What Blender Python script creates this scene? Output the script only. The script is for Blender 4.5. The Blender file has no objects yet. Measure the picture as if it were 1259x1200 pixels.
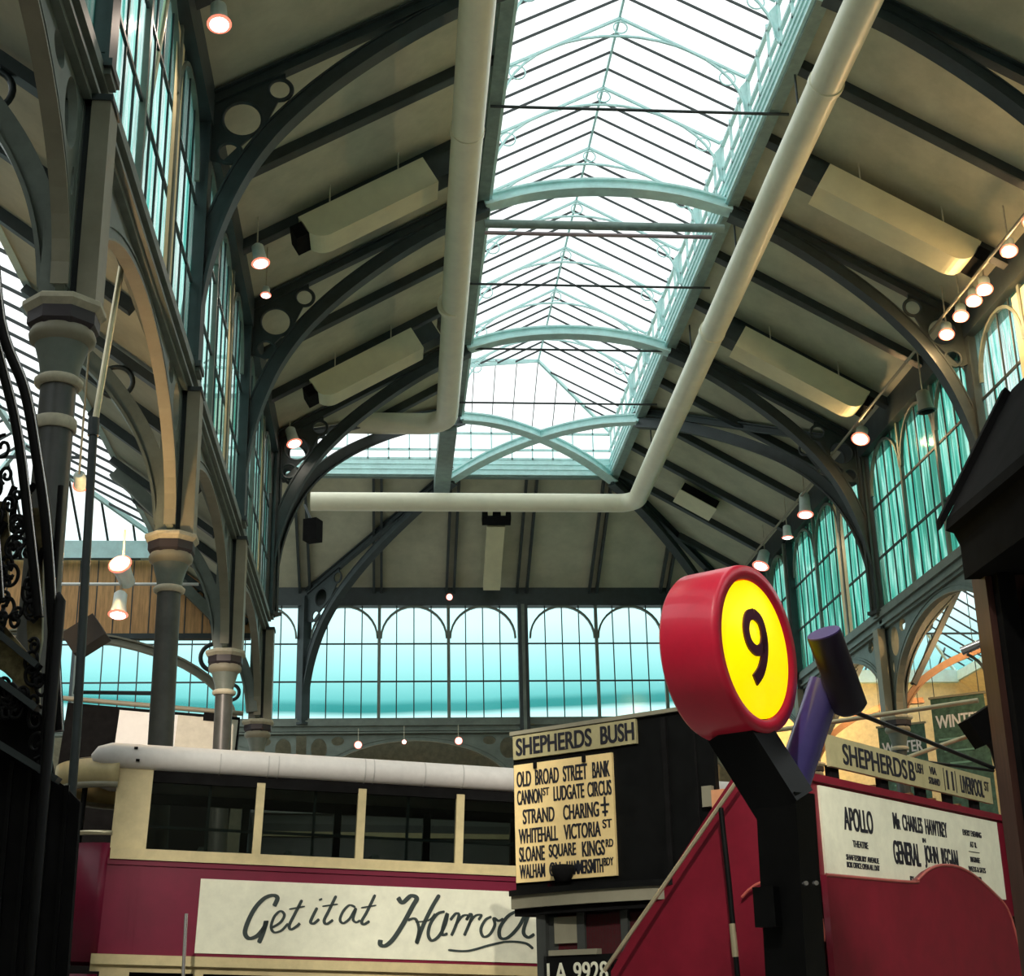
import bpy, bmesh, math, random
from mathutils import Vector, Matrix
random.seed(7)
PI = math.pi
SC = bpy.context.scene
COL = SC.collection

# ------------------------------------------------------------------ camera
F_PX = 1811.03
PITCH, YAW, ROLL = .3319, .0871, -.0223
EYE = Vector((-4.28, 0, 1.6))
_fw = Vector((math.sin(YAW)*math.cos(PITCH), math.cos(YAW)*math.cos(PITCH), math.sin(PITCH)))
_r0 = Vector((math.cos(YAW), -math.sin(YAW), 0)); _u0 = _r0.cross(_fw)
_R = _r0*math.cos(ROLL)+_u0*math.sin(ROLL); _U = -_r0*math.sin(ROLL)+_u0*math.cos(ROLL)
cam_d = bpy.data.cameras.new('camera'); cam = bpy.data.objects.new('camera', cam_d); COL.objects.link(cam)
cam_d.sensor_fit = 'HORIZONTAL'; cam_d.sensor_width = 36; cam_d.lens = 36*F_PX/1259
cam_d.clip_start = .05; cam_d.clip_end = 2000
cam.matrix_world = Matrix(((_R.x, _U.x, -_fw.x, EYE.x), (_R.y, _U.y, -_fw.y, EYE.y), (_R.z, _U.z, -_fw.z, EYE.z), (0, 0, 0, 1)))
SC.camera = cam

# ------------------------------------------------------------------ sky and exposure
SC.view_settings.view_transform = 'Standard'; SC.view_settings.look = 'None'
SC.view_settings.gamma = 1; SC.view_settings.use_curve_mapping = False
SC.view_settings.exposure = .72
W = bpy.data.worlds.new('sky'); SC.world = W; W.use_nodes = True
nt = W.node_tree; nt.nodes.clear()
def wn(t, **k):
    n = nt.nodes.new(t)
    for a, b in k.items(): setattr(n, a, b)
    return n
out = wn('ShaderNodeOutputWorld'); bg = wn('ShaderNodeBackground'); tc = wn('ShaderNodeTexCoord')
sp = wn('ShaderNodeSeparateXYZ'); nz = wn('ShaderNodeTexNoise'); nz.inputs['Scale'].default_value = 3.0; nz.inputs['Detail'].default_value = 3
cl = wn('ShaderNodeTexNoise'); cl.inputs['Scale'].default_value = 2.2; cl.inputs['Detail'].default_value = 4
hz = wn('ShaderNodeMath', operation='MULTIPLY_ADD'); hz.inputs[1].default_value = -.022; hz.inputs[2].default_value = .011
ad = wn('ShaderNodeMath', operation='ADD')
ramp = wn('ShaderNodeValToRGB')
nt.links.new(tc.outputs['Generated'], sp.inputs[0]); nt.links.new(tc.outputs['Generated'], nz.inputs['Vector'])
nt.links.new(nz.outputs['Fac'], hz.inputs[0]); nt.links.new(sp.outputs['Z'], ad.inputs[0]); nt.links.new(hz.outputs[0], ad.inputs[1])
nt.links.new(ad.outputs[0], ramp.inputs['Fac'])
er = ramp.color_ramp
er.elements[0].position = 0; er.elements[0].color = (.35, .36, .34, 1)
er.elements[1].position = 1; er.elements[1].color = (1.0, 1.0, 1.0, 1)
for p, c in ((.13, (.4, .45, .42)), (.150, (.75, 1, .98)), (.1795, (.62, .90, .88)), (.1815, (.035, .24, .23)), (.1885, (.045, .27, .26)),
             (.1915, (.16, .48, .47)), (.203, (.28, .61, .60)), (.218, (.44, .72, .72)), (.238, (.66, .90, .90)), (.34, (.97, 1, 1))):
    e = er.elements.new(p); e.color = (*c, 1)
nt.links.new(ramp.outputs[0], bg.inputs['Color']); bg.inputs['Strength'].default_value = 1.0
nt.links.new(bg.outputs[0], out.inputs['Surface'])

# ------------------------------------------------------------------ materials
MATS = {}
def mat(name, col, rough=.6, metal=0, var=.12, scale=6, emit=None, bump=0, spec=.5, stretch=None, coat=0):
    if name in MATS: return MATS[name]
    m = bpy.data.materials.new(name); m.use_nodes = True; t = m.node_tree
    b = t.nodes['Principled BSDF']
    b.inputs['Roughness'].default_value = rough; b.inputs['Metallic'].default_value = metal
    b.inputs['Specular IOR Level'].default_value = spec
    b.inputs['Coat Weight'].default_value = coat
    if emit:
        b.inputs['Base Color'].default_value = (*col, 1)
        b.inputs['Emission Color'].default_value = (*col, 1); b.inputs['Emission Strength'].default_value = emit
    else:
        c = t.nodes.new('ShaderNodeTexCoord'); n = t.nodes.new('ShaderNodeTexNoise'); r = t.nodes.new('ShaderNodeValToRGB')
        n.inputs['Scale'].default_value = scale; n.inputs['Detail'].default_value = 6; n.inputs['Roughness'].default_value = .65
        if stretch:
            mp = t.nodes.new('ShaderNodeMapping'); mp.inputs['Scale'].default_value = stretch
            t.links.new(c.outputs['Object'], mp.inputs[0]); t.links.new(mp.outputs[0], n.inputs['Vector'])
        else: t.links.new(c.outputs['Object'], n.inputs['Vector'])
        r.color_ramp.elements[0].position = .3; r.color_ramp.elements[1].position = .7
        r.color_ramp.elements[0].color = (*[x*(1-var) for x in col], 1); r.color_ramp.elements[1].color = (*[min(1, x*(1+var)) for x in col], 1)
        t.links.new(n.outputs['Fac'], r.inputs[0]); t.links.new(r.outputs[0], b.inputs['Base Color'])
        if bump:
            bp = t.nodes.new('ShaderNodeBump'); bp.inputs['Strength'].default_value = bump; bp.inputs['Distance'].default_value = .02
            t.links.new(n.outputs['Fac'], bp.inputs['Height']); t.links.new(bp.outputs[0], b.inputs['Normal'])
    MATS[name] = m; return m
def glass_mat(name, tint, gloss=.08, haze=.0, streak=None):
    m = bpy.data.materials.new(name); m.use_nodes = True; t = m.node_tree; t.nodes.clear()
    o = t.nodes.new('ShaderNodeOutputMaterial'); tr = t.nodes.new('ShaderNodeBsdfTransparent'); gl = t.nodes.new('ShaderNodeBsdfGlossy')
    df = t.nodes.new('ShaderNodeBsdfTranslucent'); mx = t.nodes.new('ShaderNodeMixShader'); m2 = t.nodes.new('ShaderNodeMixShader')
    tr.inputs[0].default_value = (*tint, 1); gl.inputs['Roughness'].default_value = .12; df.inputs[0].default_value = (*tint, 1)
    gl.inputs[0].default_value = (.8, .9, .9, 1)
    mx.inputs[0].default_value = haze; m2.inputs[0].default_value = gloss
    t.links.new(tr.outputs[0], mx.inputs[1]); t.links.new(df.outputs[0], mx.inputs[2])
    t.links.new(mx.outputs[0], m2.inputs[1]); t.links.new(gl.outputs[0], m2.inputs[2]); t.links.new(m2.outputs[0], o.inputs[0])
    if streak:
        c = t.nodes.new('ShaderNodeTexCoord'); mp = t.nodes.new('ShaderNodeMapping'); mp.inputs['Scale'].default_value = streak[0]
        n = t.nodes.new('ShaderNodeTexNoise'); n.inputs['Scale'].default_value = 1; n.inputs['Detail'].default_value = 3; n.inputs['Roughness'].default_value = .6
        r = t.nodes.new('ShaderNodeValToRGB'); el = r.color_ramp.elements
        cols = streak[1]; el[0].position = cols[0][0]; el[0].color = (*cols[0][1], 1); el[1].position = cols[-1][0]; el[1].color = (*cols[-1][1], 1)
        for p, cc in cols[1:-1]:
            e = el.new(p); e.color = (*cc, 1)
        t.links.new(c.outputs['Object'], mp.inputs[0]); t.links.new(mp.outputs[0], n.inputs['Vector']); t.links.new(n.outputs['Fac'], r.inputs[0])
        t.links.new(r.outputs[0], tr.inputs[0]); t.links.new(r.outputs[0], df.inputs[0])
    MATS[name] = m; return m
CEIL = mat('ceiling_paint', (.47, .47, .345), .8, var=.14, scale=1.6, stretch=(1, 1, 1))
IRON = mat('dark_iron_paint', (.032, .044, .045), .45, var=.25, scale=4)
IRONL = mat('grey_green_iron_paint', (.155, .185, .155), .45, var=.22, scale=3)
BEIGE = mat('beige_iron_paint', (.27, .255, .18), .5, var=.12, scale=3)
STONE = mat('cream_capital_paint', (.50, .47, .34), .6, var=.2, scale=9)
SHAFT = mat('dark_column_paint', (.07, .075, .068), .4, var=.2, scale=5)
NECK = mat('capital_neck_paint', (.035, .028, .032), .5)
CYAN = mat('glare_pale_ironwork', (.60, .86, .84), .5, var=.12, scale=4)  # pale tone puts the skylight's glare into the ironwork colour
CURB = mat('curb_green_paint', (.20, .28, .255), .5, var=.2, scale=5)
PIPE = mat('cream_pipe_paint', (.88, .86, .66), .35, var=.06, scale=2)
DUCT = mat('cream_duct_paint', (.72, .69, .45), .5, var=.08, scale=2)
BLACK = mat('black_paint', (.006, .0065, .0065), .4, var=.3, spec=.15)
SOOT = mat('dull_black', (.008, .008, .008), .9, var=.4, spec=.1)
BAR = mat('glazing_bar_black', (.03, .04, .04), .5)
MAROON = mat('maroon_coach_paint', (.165, .007, .030), .42, var=.15, scale=3, coat=.05, spec=.3)
BUSRED = mat('bus_red_paint', (.19, .010, .024), .42, var=.18, scale=3, coat=.08, spec=.3)
CREAM = mat('cream_coach_paint', (.60, .50, .26), .45, var=.14, scale=5)
ADCREAM = mat('advert_cream', (.80, .80, .62), .6, var=.08, scale=7)
BOARD = mat('route_board_yellow', (.92, .70, .32), .6, var=.08, scale=7)
BOARD2 = mat('route_board_olive', (.42, .38, .20), .6, var=.12, scale=7)
LETTER = mat('lettering_black', (.012, .013, .02), .6)
LETTERG = mat('lettering_dark_green', (.02, .035, .03), .6)
CANVAS = mat('roof_canvas_white', (.72, .70, .66), .6, var=.07, scale=8)
BRASS = mat('brass_rail', (.62, .55, .36), .3, metal=.6)
CHROME = mat('steel_rail', (.7, .7, .7), .25, metal=.8)
FLOOR = mat('floor_setts', (.30, .29, .27), .7, var=.25, scale=3)
BRICK = mat('olive_brick', (.22, .19, .12), .8, var=.25, scale=6)
WOOD = mat('brown_boarding', (.62, .34, .13), .6, var=.3, scale=3, stretch=(6, 6, .6))
SEAT = mat('orange_wood_seat', (.75, .36, .18), .5, var=.15)
LAMPB = mat('lamp_body_aluminium', (.75, .88, .84), .3)
LENS = mat('lamp_lens', (1, .93, .86), .3, emit=5)
LENSW = mat('lamp_lens_warm', (1, .86, .55), .3, emit=9)
RIM = mat('lamp_rim_pink', (.95, .22, .14), .4, emit=.9)
REDRIM = mat('sign_red_gloss', (.88, .02, .065), .38, var=.08, coat=.25)
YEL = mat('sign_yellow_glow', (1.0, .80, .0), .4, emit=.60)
NINE = mat('numeral_dark_red', (.10, .0, .03), .5)
PURPLE = mat('purple_gloss', (.12, .10, .36), .22, var=.1, coat=.6)
PURPD = mat('dark_purple_paint', (.018, .012, .03), .4)
BROWN = mat('red_brown_wood', (.085, .035, .026), .5, var=.3, stretch=(8, 8, .8))
GOLD = mat('tarnished_brass_panel', (.20, .17, .08), .45, metal=.4, var=.7, scale=16)
GREENP = mat('poster_green', (.06, .13, .09), .6, var=.5, scale=8)
WHITE = mat('white_panel', (.85, .85, .80), .5, var=.04)
WHITEL = mat('poster_white', (.85, .85, .85), .5, var=.04)
YELP = mat('faded_yellow_crest', (.62, .52, .26), .6, var=.3)
YWALL = mat('warm_lit_yellow', (.80, .68, .36), .7, var=.15)  # warm light of the right aisle put into its wall and ceiling colour
CREAMB = mat('cream_window_band', (.80, .70, .42), .6, var=.08)
G_SKY = glass_mat('skylight_glass', (.96, .99, .99), .03, .06)
G_BACK = glass_mat('back_window_glass', (.90, .985, .985), .03, .0)
_st = [(.30, (.16, .42, .38)), (.38, (.35, .80, .74)), (.43, (.95, 1, 1)), (.48, (.45, .82, .76)), (.53, (1, 1, 1)), (.57, (.40, .62, .58)), (.62, (.95, 1, 1)), (.72, (.30, .58, .54))]  # streak tints put reflections of outside uprights into the glass colour
G_SIDE = glass_mat('rippled_teal_glass_reflections', (.4, .8, .75), .05, .25, ((5.5, 5.5, .22), _st))
_st2 = [(.30, (.14, .38, .33)), (.42, (.24, .60, .52)), (.48, (.34, .74, .66)), (.53, (.75, .95, .90)), (.58, (.26, .58, .50)), (.72, (.22, .48, .42))]  # right-hand panes, reflected stripes coloured into the glass likewise
G_SIDER = glass_mat('rippled_dark_teal_glass_reflections', (.3, .7, .65), .05, .25, ((4.5, 4.5, .25), _st2))
G_TRAM = glass_mat('tram_window_glass', (.45, .50, .48), .03, .0)

# ------------------------------------------------------------------ helpers
def setp(o, label=None, cat=None, group=None, kind=None):
    if label: o['label'] = label
    if cat: o['category'] = cat
    if group: o['group'] = group
    if kind: o['kind'] = kind
    return o
def thing(name, label, cat, loc=(0, 0, 0), group=None, kind=None):
    o = bpy.data.objects.new(name, None); COL.objects.link(o); o.location = loc; o.empty_display_size = .2
    return setp(o, label, cat, group, kind)
def link(name, me, m, parent=None):
    if not me.materials: me.materials.append(m)
    o = bpy.data.objects.new(name, me); COL.objects.link(o)
    if parent is not None:
        o.parent = parent
        root = parent
        off = Vector((0, 0, 0))
        while root is not None:
            off += root.location; root = root.parent
        if off.length > 1e-9: me.transform(Matrix.Translation(-off))
    return o
def dup(o, parent=None):
    c = o.copy(); COL.objects.link(c); c.parent = parent
    for ch in list(o.children): dup(ch, c)
    return c
ID = Matrix.Identity(4)
def frame(O, ex, ey, ez):
    O, ex, ey, ez = map(Vector, (O, ex, ey, ez))
    return Matrix(((ex.x, ey.x, ez.x, O.x), (ex.y, ey.y, ez.y, O.y), (ex.z, ey.z, ez.z, O.z), (0, 0, 0, 1)))
class MB:
    def __init__(s, M=ID): s.v = []; s.f = []; s.M = M; s.sm = []
    def add(s, vs, fs, smooth=False):
        b = len(s.v); s.v += [s.M @ Vector(v) for v in vs]; s.f += [[b+i for i in f] for f in fs]; s.sm += [smooth]*len(fs)
    def box(s, x0, x1, y0, y1, z0, z1):
        s.add([(x, y, z) for z in (z0, z1) for y in (y0, y1) for x in (x0, x1)],
              [(0, 2, 3, 1), (4, 5, 7, 6), (0, 1, 5, 4), (2, 6, 7, 3), (0, 4, 6, 2), (1, 3, 7, 5)]); return s
    def bar(s, p, q, w, h, up=(0, 0, 1)):
        p, q, up = Vector(p), Vector(q), Vector(up); d = (q-p).normalized(); a = d.cross(up)
        if a.length < 1e-4: a = d.cross(Vector((1, 0, 0)))
        a.normalize(); b = a.cross(d).normalized()
        s.add([o+a*i*w/2+b*j*h/2 for o in (p, q) for j in (-1, 1) for i in (-1, 1)],
              [(0, 1, 3, 2), (4, 6, 7, 5), (0, 4, 5, 1), (2, 3, 7, 6), (0, 2, 6, 4), (1, 5, 7, 3)]); return s
    def tube(s, pts, r, n=12, cap=True):
        pts = [Vector(p) for p in pts]; rr = r if isinstance(r, (list, tuple)) else [r]*len(pts)
        vs = []; prev = None
        for i, p in enumerate(pts):
            d = (pts[min(i+1, len(pts)-1)]-pts[max(i-1, 0)]).normalized()
            if prev is None:
                a = d.cross(Vector((0, 0, 1)))
                if a.length < 1e-3: a = d.cross(Vector((1, 0, 0)))
            else: a = prev-d*prev.dot(d)
            a.normalize(); prev = a; b = d.cross(a)
            vs += [p+(a*math.cos(2*PI*k/n)+b*math.sin(2*PI*k/n))*rr[i] for k in range(n)]
        fs = [(i*n+k, i*n+(k+1) % n, (i+1)*n+(k+1) % n, (i+1)*n+k) for i in range(len(pts)-1) for k in range(n)]
        s.add(vs, fs, True)
        if cap:
            m = len(pts)-1; s.add(vs[:n], [tuple(range(n))[::-1]]); s.add(vs[m*n:], [tuple(range(n))])
        return s
    def lathe(s, prof, c=(0, 0, 0), n=20, smooth=True, ph=0):
        vs = [(c[0]+r*math.cos(2*PI*k/n+ph), c[1]+r*math.sin(2*PI*k/n+ph), c[2]+z) for r, z in prof for k in range(n)]
        fs = [(i*n+k, i*n+(k+1) % n, (i+1)*n+(k+1) % n, (i+1)*n+k) for i in range(len(prof)-1) for k in range(n)]
        s.add(vs, fs, smooth); m = len(prof)-1
        s.add(vs[:n], [tuple(range(n))[::-1]]); s.add(vs[m*n:], [tuple(range(n))]); return s
    def sweep(s, pts, d0, d1, w0, w1):
        """band along a 2D polyline (u,v) between offsets d0,d1 along its left normal, from w0 to w1 in depth"""
        P = [Vector((p[0], p[1])) for p in pts]; vs = []
        for i, p in enumerate(P):
            d = (P[min(i+1, len(P)-1)]-P[max(i-1, 0)]).normalized(); n = Vector((-d.y, d.x))
            a, b = p+n*d0, p+n*d1
            vs += [(a.x, a.y, w0), (b.x, b.y, w0), (b.x, b.y, w1), (a.x, a.y, w1)]
        fs = []
        for i in range(len(P)-1):
            for k in range(4): fs.append((4*i+k, 4*i+(k+1) % 4, 4*i+4+(k+1) % 4, 4*i+4+k))
        fs += [(3, 2, 1, 0), tuple(4*(len(P)-1)+k for k in range(4))]
        s.add(vs, fs); return s
    def prism(s, poly, w0, w1):
        n = len(poly); s.add([(u, v, w0) for u, v in poly]+[(u, v, w1) for u, v in poly],
              [tuple(range(n))[::-1], tuple(range(n, 2*n))]+[(i, (i+1) % n, n+(i+1) % n, n+i) for i in range(n)]); return s
    def torus(s, c, R, r, M2, n=24, k=6):
        pts = []; vs = []
        for i in range(n):
            a = 2*PI*i/n
            for j in range(k):
                b = 2*PI*j/k; rr = R+r*math.cos(b); vs.append(M2 @ Vector((c[0]+rr*math.cos(a), c[1]+rr*math.sin(a), c[2]+r*math.sin(b))))
        s.add(vs, [(i*k+j, ((i+1) % n)*k+j, ((i+1) % n)*k+(j+1) % k, i*k+(j+1) % k) for i in range(n) for j in range(k)], True); return s
    def build(s, name, m, parent=None):
        me = bpy.data.meshes.new(name); me.from_pydata([tuple(v) for v in s.v], [], s.f)
        me.polygons.foreach_set('use_smooth', s.sm); me.update()
        bm = bmesh.new(); bm.from_mesh(me); bmesh.ops.recalc_face_normals(bm, faces=bm.faces); bm.to_mesh(me); bm.free()
        return link(name, me, m, parent)
def circ(cx, cy, r, n=28, ry=None): return [(cx+r*math.cos(2*PI*i/n), cy+(ry or r)*math.sin(2*PI*i/n)) for i in range(n)]
def plate_mesh(outline, holes, w0, w1, M):
    cu = bpy.data.curves.new('c', 'CURVE'); cu.dimensions = '2D'; cu.fill_mode = 'BOTH'; cu.extrude = abs(w1-w0)/2
    for poly in [outline]+list(holes):
        sp_ = cu.splines.new('POLY'); sp_.points.add(len(poly)-1); sp_.use_cyclic_u = True
        for i, (u, v) in enumerate(poly): sp_.points[i].co = (u, v, 0, 1)
    ob = bpy.data.objects.new('c', cu); COL.objects.link(ob); bpy.context.view_layer.update()
    me = bpy.data.meshes.new_from_object(ob.evaluated_get(bpy.context.evaluated_depsgraph_get()))
    bpy.data.objects.remove(ob); bpy.data.curves.remove(cu)
    me.transform(M @ Matrix.Translation((0, 0, (w0+w1)/2))); me.materials.clear(); return me
def plate(name, m, outline, holes, w0, w1, M=ID, parent=None):
    return link(name, plate_mesh(outline, holes, w0, w1, M), m, parent)
def text(s, name, m, parent, M, u0, u1, v0, v1, w, bold=.0, shear=0):
    """lettering fitted into the rectangle u0..u1 x v0..v1 of the frame M, raised w"""
    cu = bpy.data.curves.new('t', 'FONT'); cu.body = s; cu.extrude = .02; cu.offset = bold*.35; cu.shear = shear; cu.align_x = 'LEFT'
    ob = bpy.data.objects.new('t', cu); COL.objects.link(ob); bpy.context.view_layer.update()
    me = bpy.data.meshes.new_from_object(ob.evaluated_get(bpy.context.evaluated_depsgraph_get()))
    bpy.data.objects.remove(ob); bpy.data.curves.remove(cu)
    xs = [v.co.x for v in me.vertices]; ys = [v.co.y for v in me.vertices]
    a, b, c, d = min(xs), max(xs), min(ys), max(ys)
    for v in me.vertices:
        v.co = M @ Vector((u0+(v.co.x-a)/(b-a)*(u1-u0), v0+(v.co.y-c)/(d-c)*(v1-v0), w+(.004 if v.co.z > 0 else -.002)))
    me.materials.clear(); bm = bmesh.new(); bm.from_mesh(me); bm2 = bm.copy(); bm.free()
    hh = (v1-v0)*.018; geo = bm2.verts[:]+bm2.edges[:]+bm2.faces[:]
    for k in (1, -1):
        r = bmesh.ops.duplicate(bm2, geom=geo); dv = (M.to_3x3() @ Vector((hh*k, 0, .0006*k)))
        bmesh.ops.translate(bm2, verts=[e for e in r['geom'] if isinstance(e, bmesh.types.BMVert)], vec=dv)
    bm2.to_mesh(me); bm2.free()
    return link(name, me, m, parent)
def smooth(pts, k=6):
    P = [Vector(p) for p in pts]; o = []
    for i in range(len(P)-1):
        a, b, c, d = P[max(i-1, 0)], P[i], P[i+1], P[min(i+2, len(P)-1)]
        for j in range(k):
            t = j/k; o.append(.5*((2*b)+(c-a)*t+(2*a-5*b+4*c-d)*t*t+(3*b-a-3*c+d)*t**3))
    return o+[P[-1]]
def ordn(i): return ('first', 'second', 'third', 'fourth', 'fifth', 'sixth', 'seventh', 'eighth', 'ninth', 'tenth', 'eleventh', 'twelfth', 'thirteenth', 'fourteenth', 'fifteenth', 'sixteenth', 'seventeenth', 'eighteenth')[i]

# ------------------------------------------------------------------ dimensions of the hall
HW, SW = 7.0, 2.383                     # half width of nave, half width of rooflight
BAY = 6.788
Y1 = 18.70; Y0 = Y1-BAY; Y2 = Y1+BAY; Y3 = Y2+BAY; YM = Y3+7.0; YB = Y3+14.0
YN, YF = Y3+4.617, Y3+4.617+2*SW; YC = (YN+YF)/2
ZCAP, ZSILL, ZE0, ZE1 = 7.345, 9.758, 13.56, 14.15
ZC0, ZC1, ZG, ZR = 16.36, 16.90, 17.87, 19.13
def zr(u): return ZE1+(6.9-u)*.58
YS = -10.0                                # hall is built from here on
XWR = -9.3
XW = -16.6                              # end of the side wing

# ------------------------------------------------------------------ floor, roof, walls
setp(MB().box(-22, 22, -12, 52, -.2, 0).build('floor', FLOOR), kind='structure')
def slab(mb, pts, t=.12):
    n = len(pts); mb.add([tuple(p) for p in pts]+[(p[0], p[1], p[2]+t) for p in pts],
        [tuple(range(n)), tuple(range(n, 2*n))[::-1]]+[(i, (i+1) % n, n+(i+1) % n, n+i) for i in range(n)])
zb, zt = zr(7.3), zr(SW+.1)
u2 = SW+.1
for nm, pts in (('ceiling', [(-7.3, YS, zb), (-u2, YS, zt), (-u2, YN+.1, zt), (-7.3, Y3-.3, zb)]),
                ('ceiling', [(7.3, YS, zb), (u2, YS, zt), (u2, YF+.1, zt), (7.3, YB+.3, zb)]),
                ('ceiling', [(u2, YF+.1, zt), (7.3, YB+.3, zb), (XWR, YB+.3, zb), (XWR, YF+.1, zt)]),
                ('ceiling', [(-u2, YN-.1, zt), (-7.3, Y3-.3, zb), (XWR, Y3-.3, zb), (XWR, YN-.1, zt)])):
    m_ = MB(); slab(m_, pts); setp(m_.build(nm, CEIL), kind='structure')

# eaves beams, sill cornices
def trim_side(s):
    for nm, z0, z1, x0, x1, m_ in (('trim_eaves', ZE0, ZE1+.1, 6.86, 7.35, IRON), ):
        setp(MB().box(s*x0, s*x1, YS, YB+.2 if s > 0 else Y3+.1, z0, z1).build('trim_1' if s < 0 else 'trim_2', m_), kind='structure')
    mb = MB()
    ye = YB+.2 if s > 0 else Y3+.15
    mb.box(s*6.92, s*7.35, YS, ye, 9.62, ZSILL); mb.box(s*6.99, s*7.35, YS, ye, 9.50, 9.62); mb.box(s*6.94, s*7.3, YS, ye, 9.43, 9.48); mb.box(s*7.0, s*7.3, YS, ye, 9.36, 9.43)
    setp(mb.build('trim_3' if s < 0 else 'trim_4', IRONL), kind='structure')
trim_side(-1); trim_side(1)
setp(MB().box(XW, 7.2, YB-.1, YB+.3, ZE0, ZE1+.1).build('trim_5', IRON), kind='structure')
mb = MB(); mb.box(XW, 7.1, YB-.12, YB+.3, 9.68, 9.86); mb.box(XW, 7.1, YB-.04, YB+.3, 9.52, 9.68); mb.box(XW, 7.1, YB-.10, YB+.3, 9.44, 9.49)
setp(mb.build('trim_6', IRONL), kind='structure')
setp(MB().box(-17, 17, YS-.3, YS, 0, 13.6).build('wall_front', BRICK), kind='structure')
mb = MB(); mb.box(XW, 9, YB+1.2, YB+1.4, 0, 9.9); setp(mb.build('wall_back', BRICK), kind='structure')

# ------------------------------------------------------------------ clerestory windows, one object per bay
WN = [0]
def window_bay(M, L, z0, z1, glass, nw=3, cream=None, arch=True, tint=IRONL, xp=.0):
    """M: frame with u along the wall, v up, w outward"""
    WN[0] += 1
    t = thing('window_%d' % WN[0], None, None, (M @ Vector((L/2, z0, 0)))); t['kind'] = 'structure'
    fd = -.08 if not cream and L > 6.9 else -.015
    fr_ = MB(M); bars = MB(M); ww = (L-.36)/nw
    fr_.box(.14, L-.14, z0, z0+.07, -.05, .15)
    for i in range(1, nw):
        u = .18+ww*i; fr_.box(u-.05, u+.05, z0, z1, fd, .06)
    for i in range(nw):
        a = .18+ww*i; cx = a+ww/2; r = ww/2-.06
        for k in (1, 2, 3): bars.box(a+ww*k/4-.018, a+ww*k/4+.018, z0, z1, .02, .045)
        if arch:
            zs = z1-r-.02
            fr_.sweep([(cx-r*math.cos(q*PI/16), zs+r*math.sin(q*PI/16)) for q in range(17)], -.03, .03, fd, .06)
    for z in (z0+1.24, z0+2.46): bars.box(.16, L-.16, z-.025, z+.025, .015, .05)
    fr_.build('frame', tint, t); bars.build('glazing_bars', BAR, t)
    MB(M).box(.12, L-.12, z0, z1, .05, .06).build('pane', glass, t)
    if cream:
        u = .18+ww*cream; MB(M).box(u-.30, u+.34, z0+.05, z1-.1, .01, .015).build('cream_band', CREAMB, t)  # cream strip standing for a pilaster plus its reflection in the glass
    return t
def side_frame(s, y): return frame((s*7.0, y, 0), (0, 1, 0), (0, 0, 1), (s, 0, 0))
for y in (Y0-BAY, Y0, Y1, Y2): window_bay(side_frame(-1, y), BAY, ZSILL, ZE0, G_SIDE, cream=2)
for y, L in ((Y0-BAY, BAY), (Y0, BAY), (Y1, BAY), (Y2, BAY), (Y3, 7), (YM, 7)):
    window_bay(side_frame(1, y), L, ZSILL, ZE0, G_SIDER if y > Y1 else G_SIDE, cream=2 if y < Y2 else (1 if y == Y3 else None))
for x in (-21+XW*0, -14, -7, 0):
    if x < -16: continue
    window_bay(frame((x, YB, 0), (1, 0, 0), (0, 0, 1), (0, 1, 0)), 7, 9.86, ZE0, G_BACK)
window_bay(frame((-16.4, YB, 0), (1, 0, 0), (0, 0, 1), (0, 1, 0)), 2.4, 9.86, ZE0, G_BACK, nw=1)

# ------------------------------------------------------------------ rooflight
WN[0] += 1
sk = thing('window_%d' % WN[0], None, None, (0, 20, ZC1)); sk['kind'] = 'structure'
c_ = MB()
c_.box(-SW-.22, -SW, YS, YN, ZC0, ZC1); c_.box(SW, SW+.22, YS, YF+.2, ZC0, ZC1)
c_.box(XWR, -SW-.22, YN-.22, YN, ZC0, ZC1); c_.box(XWR, SW, YF, YF+.22, ZC0, ZC1)
c_.box(-SW-.26, -SW-.22, YS, YN, ZC0+.12, ZC0+.2)
c_.build('curb', CURB, sk)
li = MB(); li.box(-SW, -SW+.03, YS, YN, ZC0+.05, ZC1); li.box(SW-.03, SW, YS, YF, ZC0+.05, ZC1); li.box(XWR, SW, YF-.03, YF, ZC0+.05, ZC1)
for z in (ZC0+.05, ZC0+.22, ZC0+.38): li.box(SW-.06, SW-.03, YS, YF, z, z+.03); li.box(-SW+.03, -SW+.06, YS, YN, z, z+.03); li.box(XWR, SW-.06, YF-.06, YF-.03, z, z+.03)
li.build('lit_curb_face', CYAN, sk)  # inner curb faces lit by the sky, put in as pale strips and mouldings
rl = MB()
for z in (ZC1+.03, ZC1+.32, ZG-.12):
    rl.box(-SW-.02, -SW+.05, YS, YN, z-.03, z+.03); rl.box(SW-.05, SW+.02, YS, YF, z-.03, z+.03)
    rl.box(XWR, -SW, YN-.02, YN+.05, z-.03, z+.03); rl.box(XWR, SW, YF-.05, YF+.02, z-.03, z+.03)
rl.box(-.022, .022, YS, YC, ZR-.04, ZR+.02); rl.box(XWR, 0, YC-.04, YC+.04, ZR-.05, ZR+.03)
rl.bar((0, YC, ZR), (SW, YF, ZG), .07, .09); rl.bar((0, YC, ZR), (-SW, YN, ZG), .07, .09)
y = YS
while y < YF:
    if y < YN: rl.box(-SW, -SW+.05, y-.025, y+.025, ZC1, ZG)
    rl.box(SW-.05, SW, y-.025, y+.025, ZC1, ZG); y += BAY/9
x = XWR
while x < SW-.3:
    rl.box(x-.02, x+.02, YF-.05, YF, ZC1, ZG)
    x += .62
rl.build('frame', CYAN, sk)
gb = MB(); sp_ = BAY/12; i = 0; y = Y1-BAY*2
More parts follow.
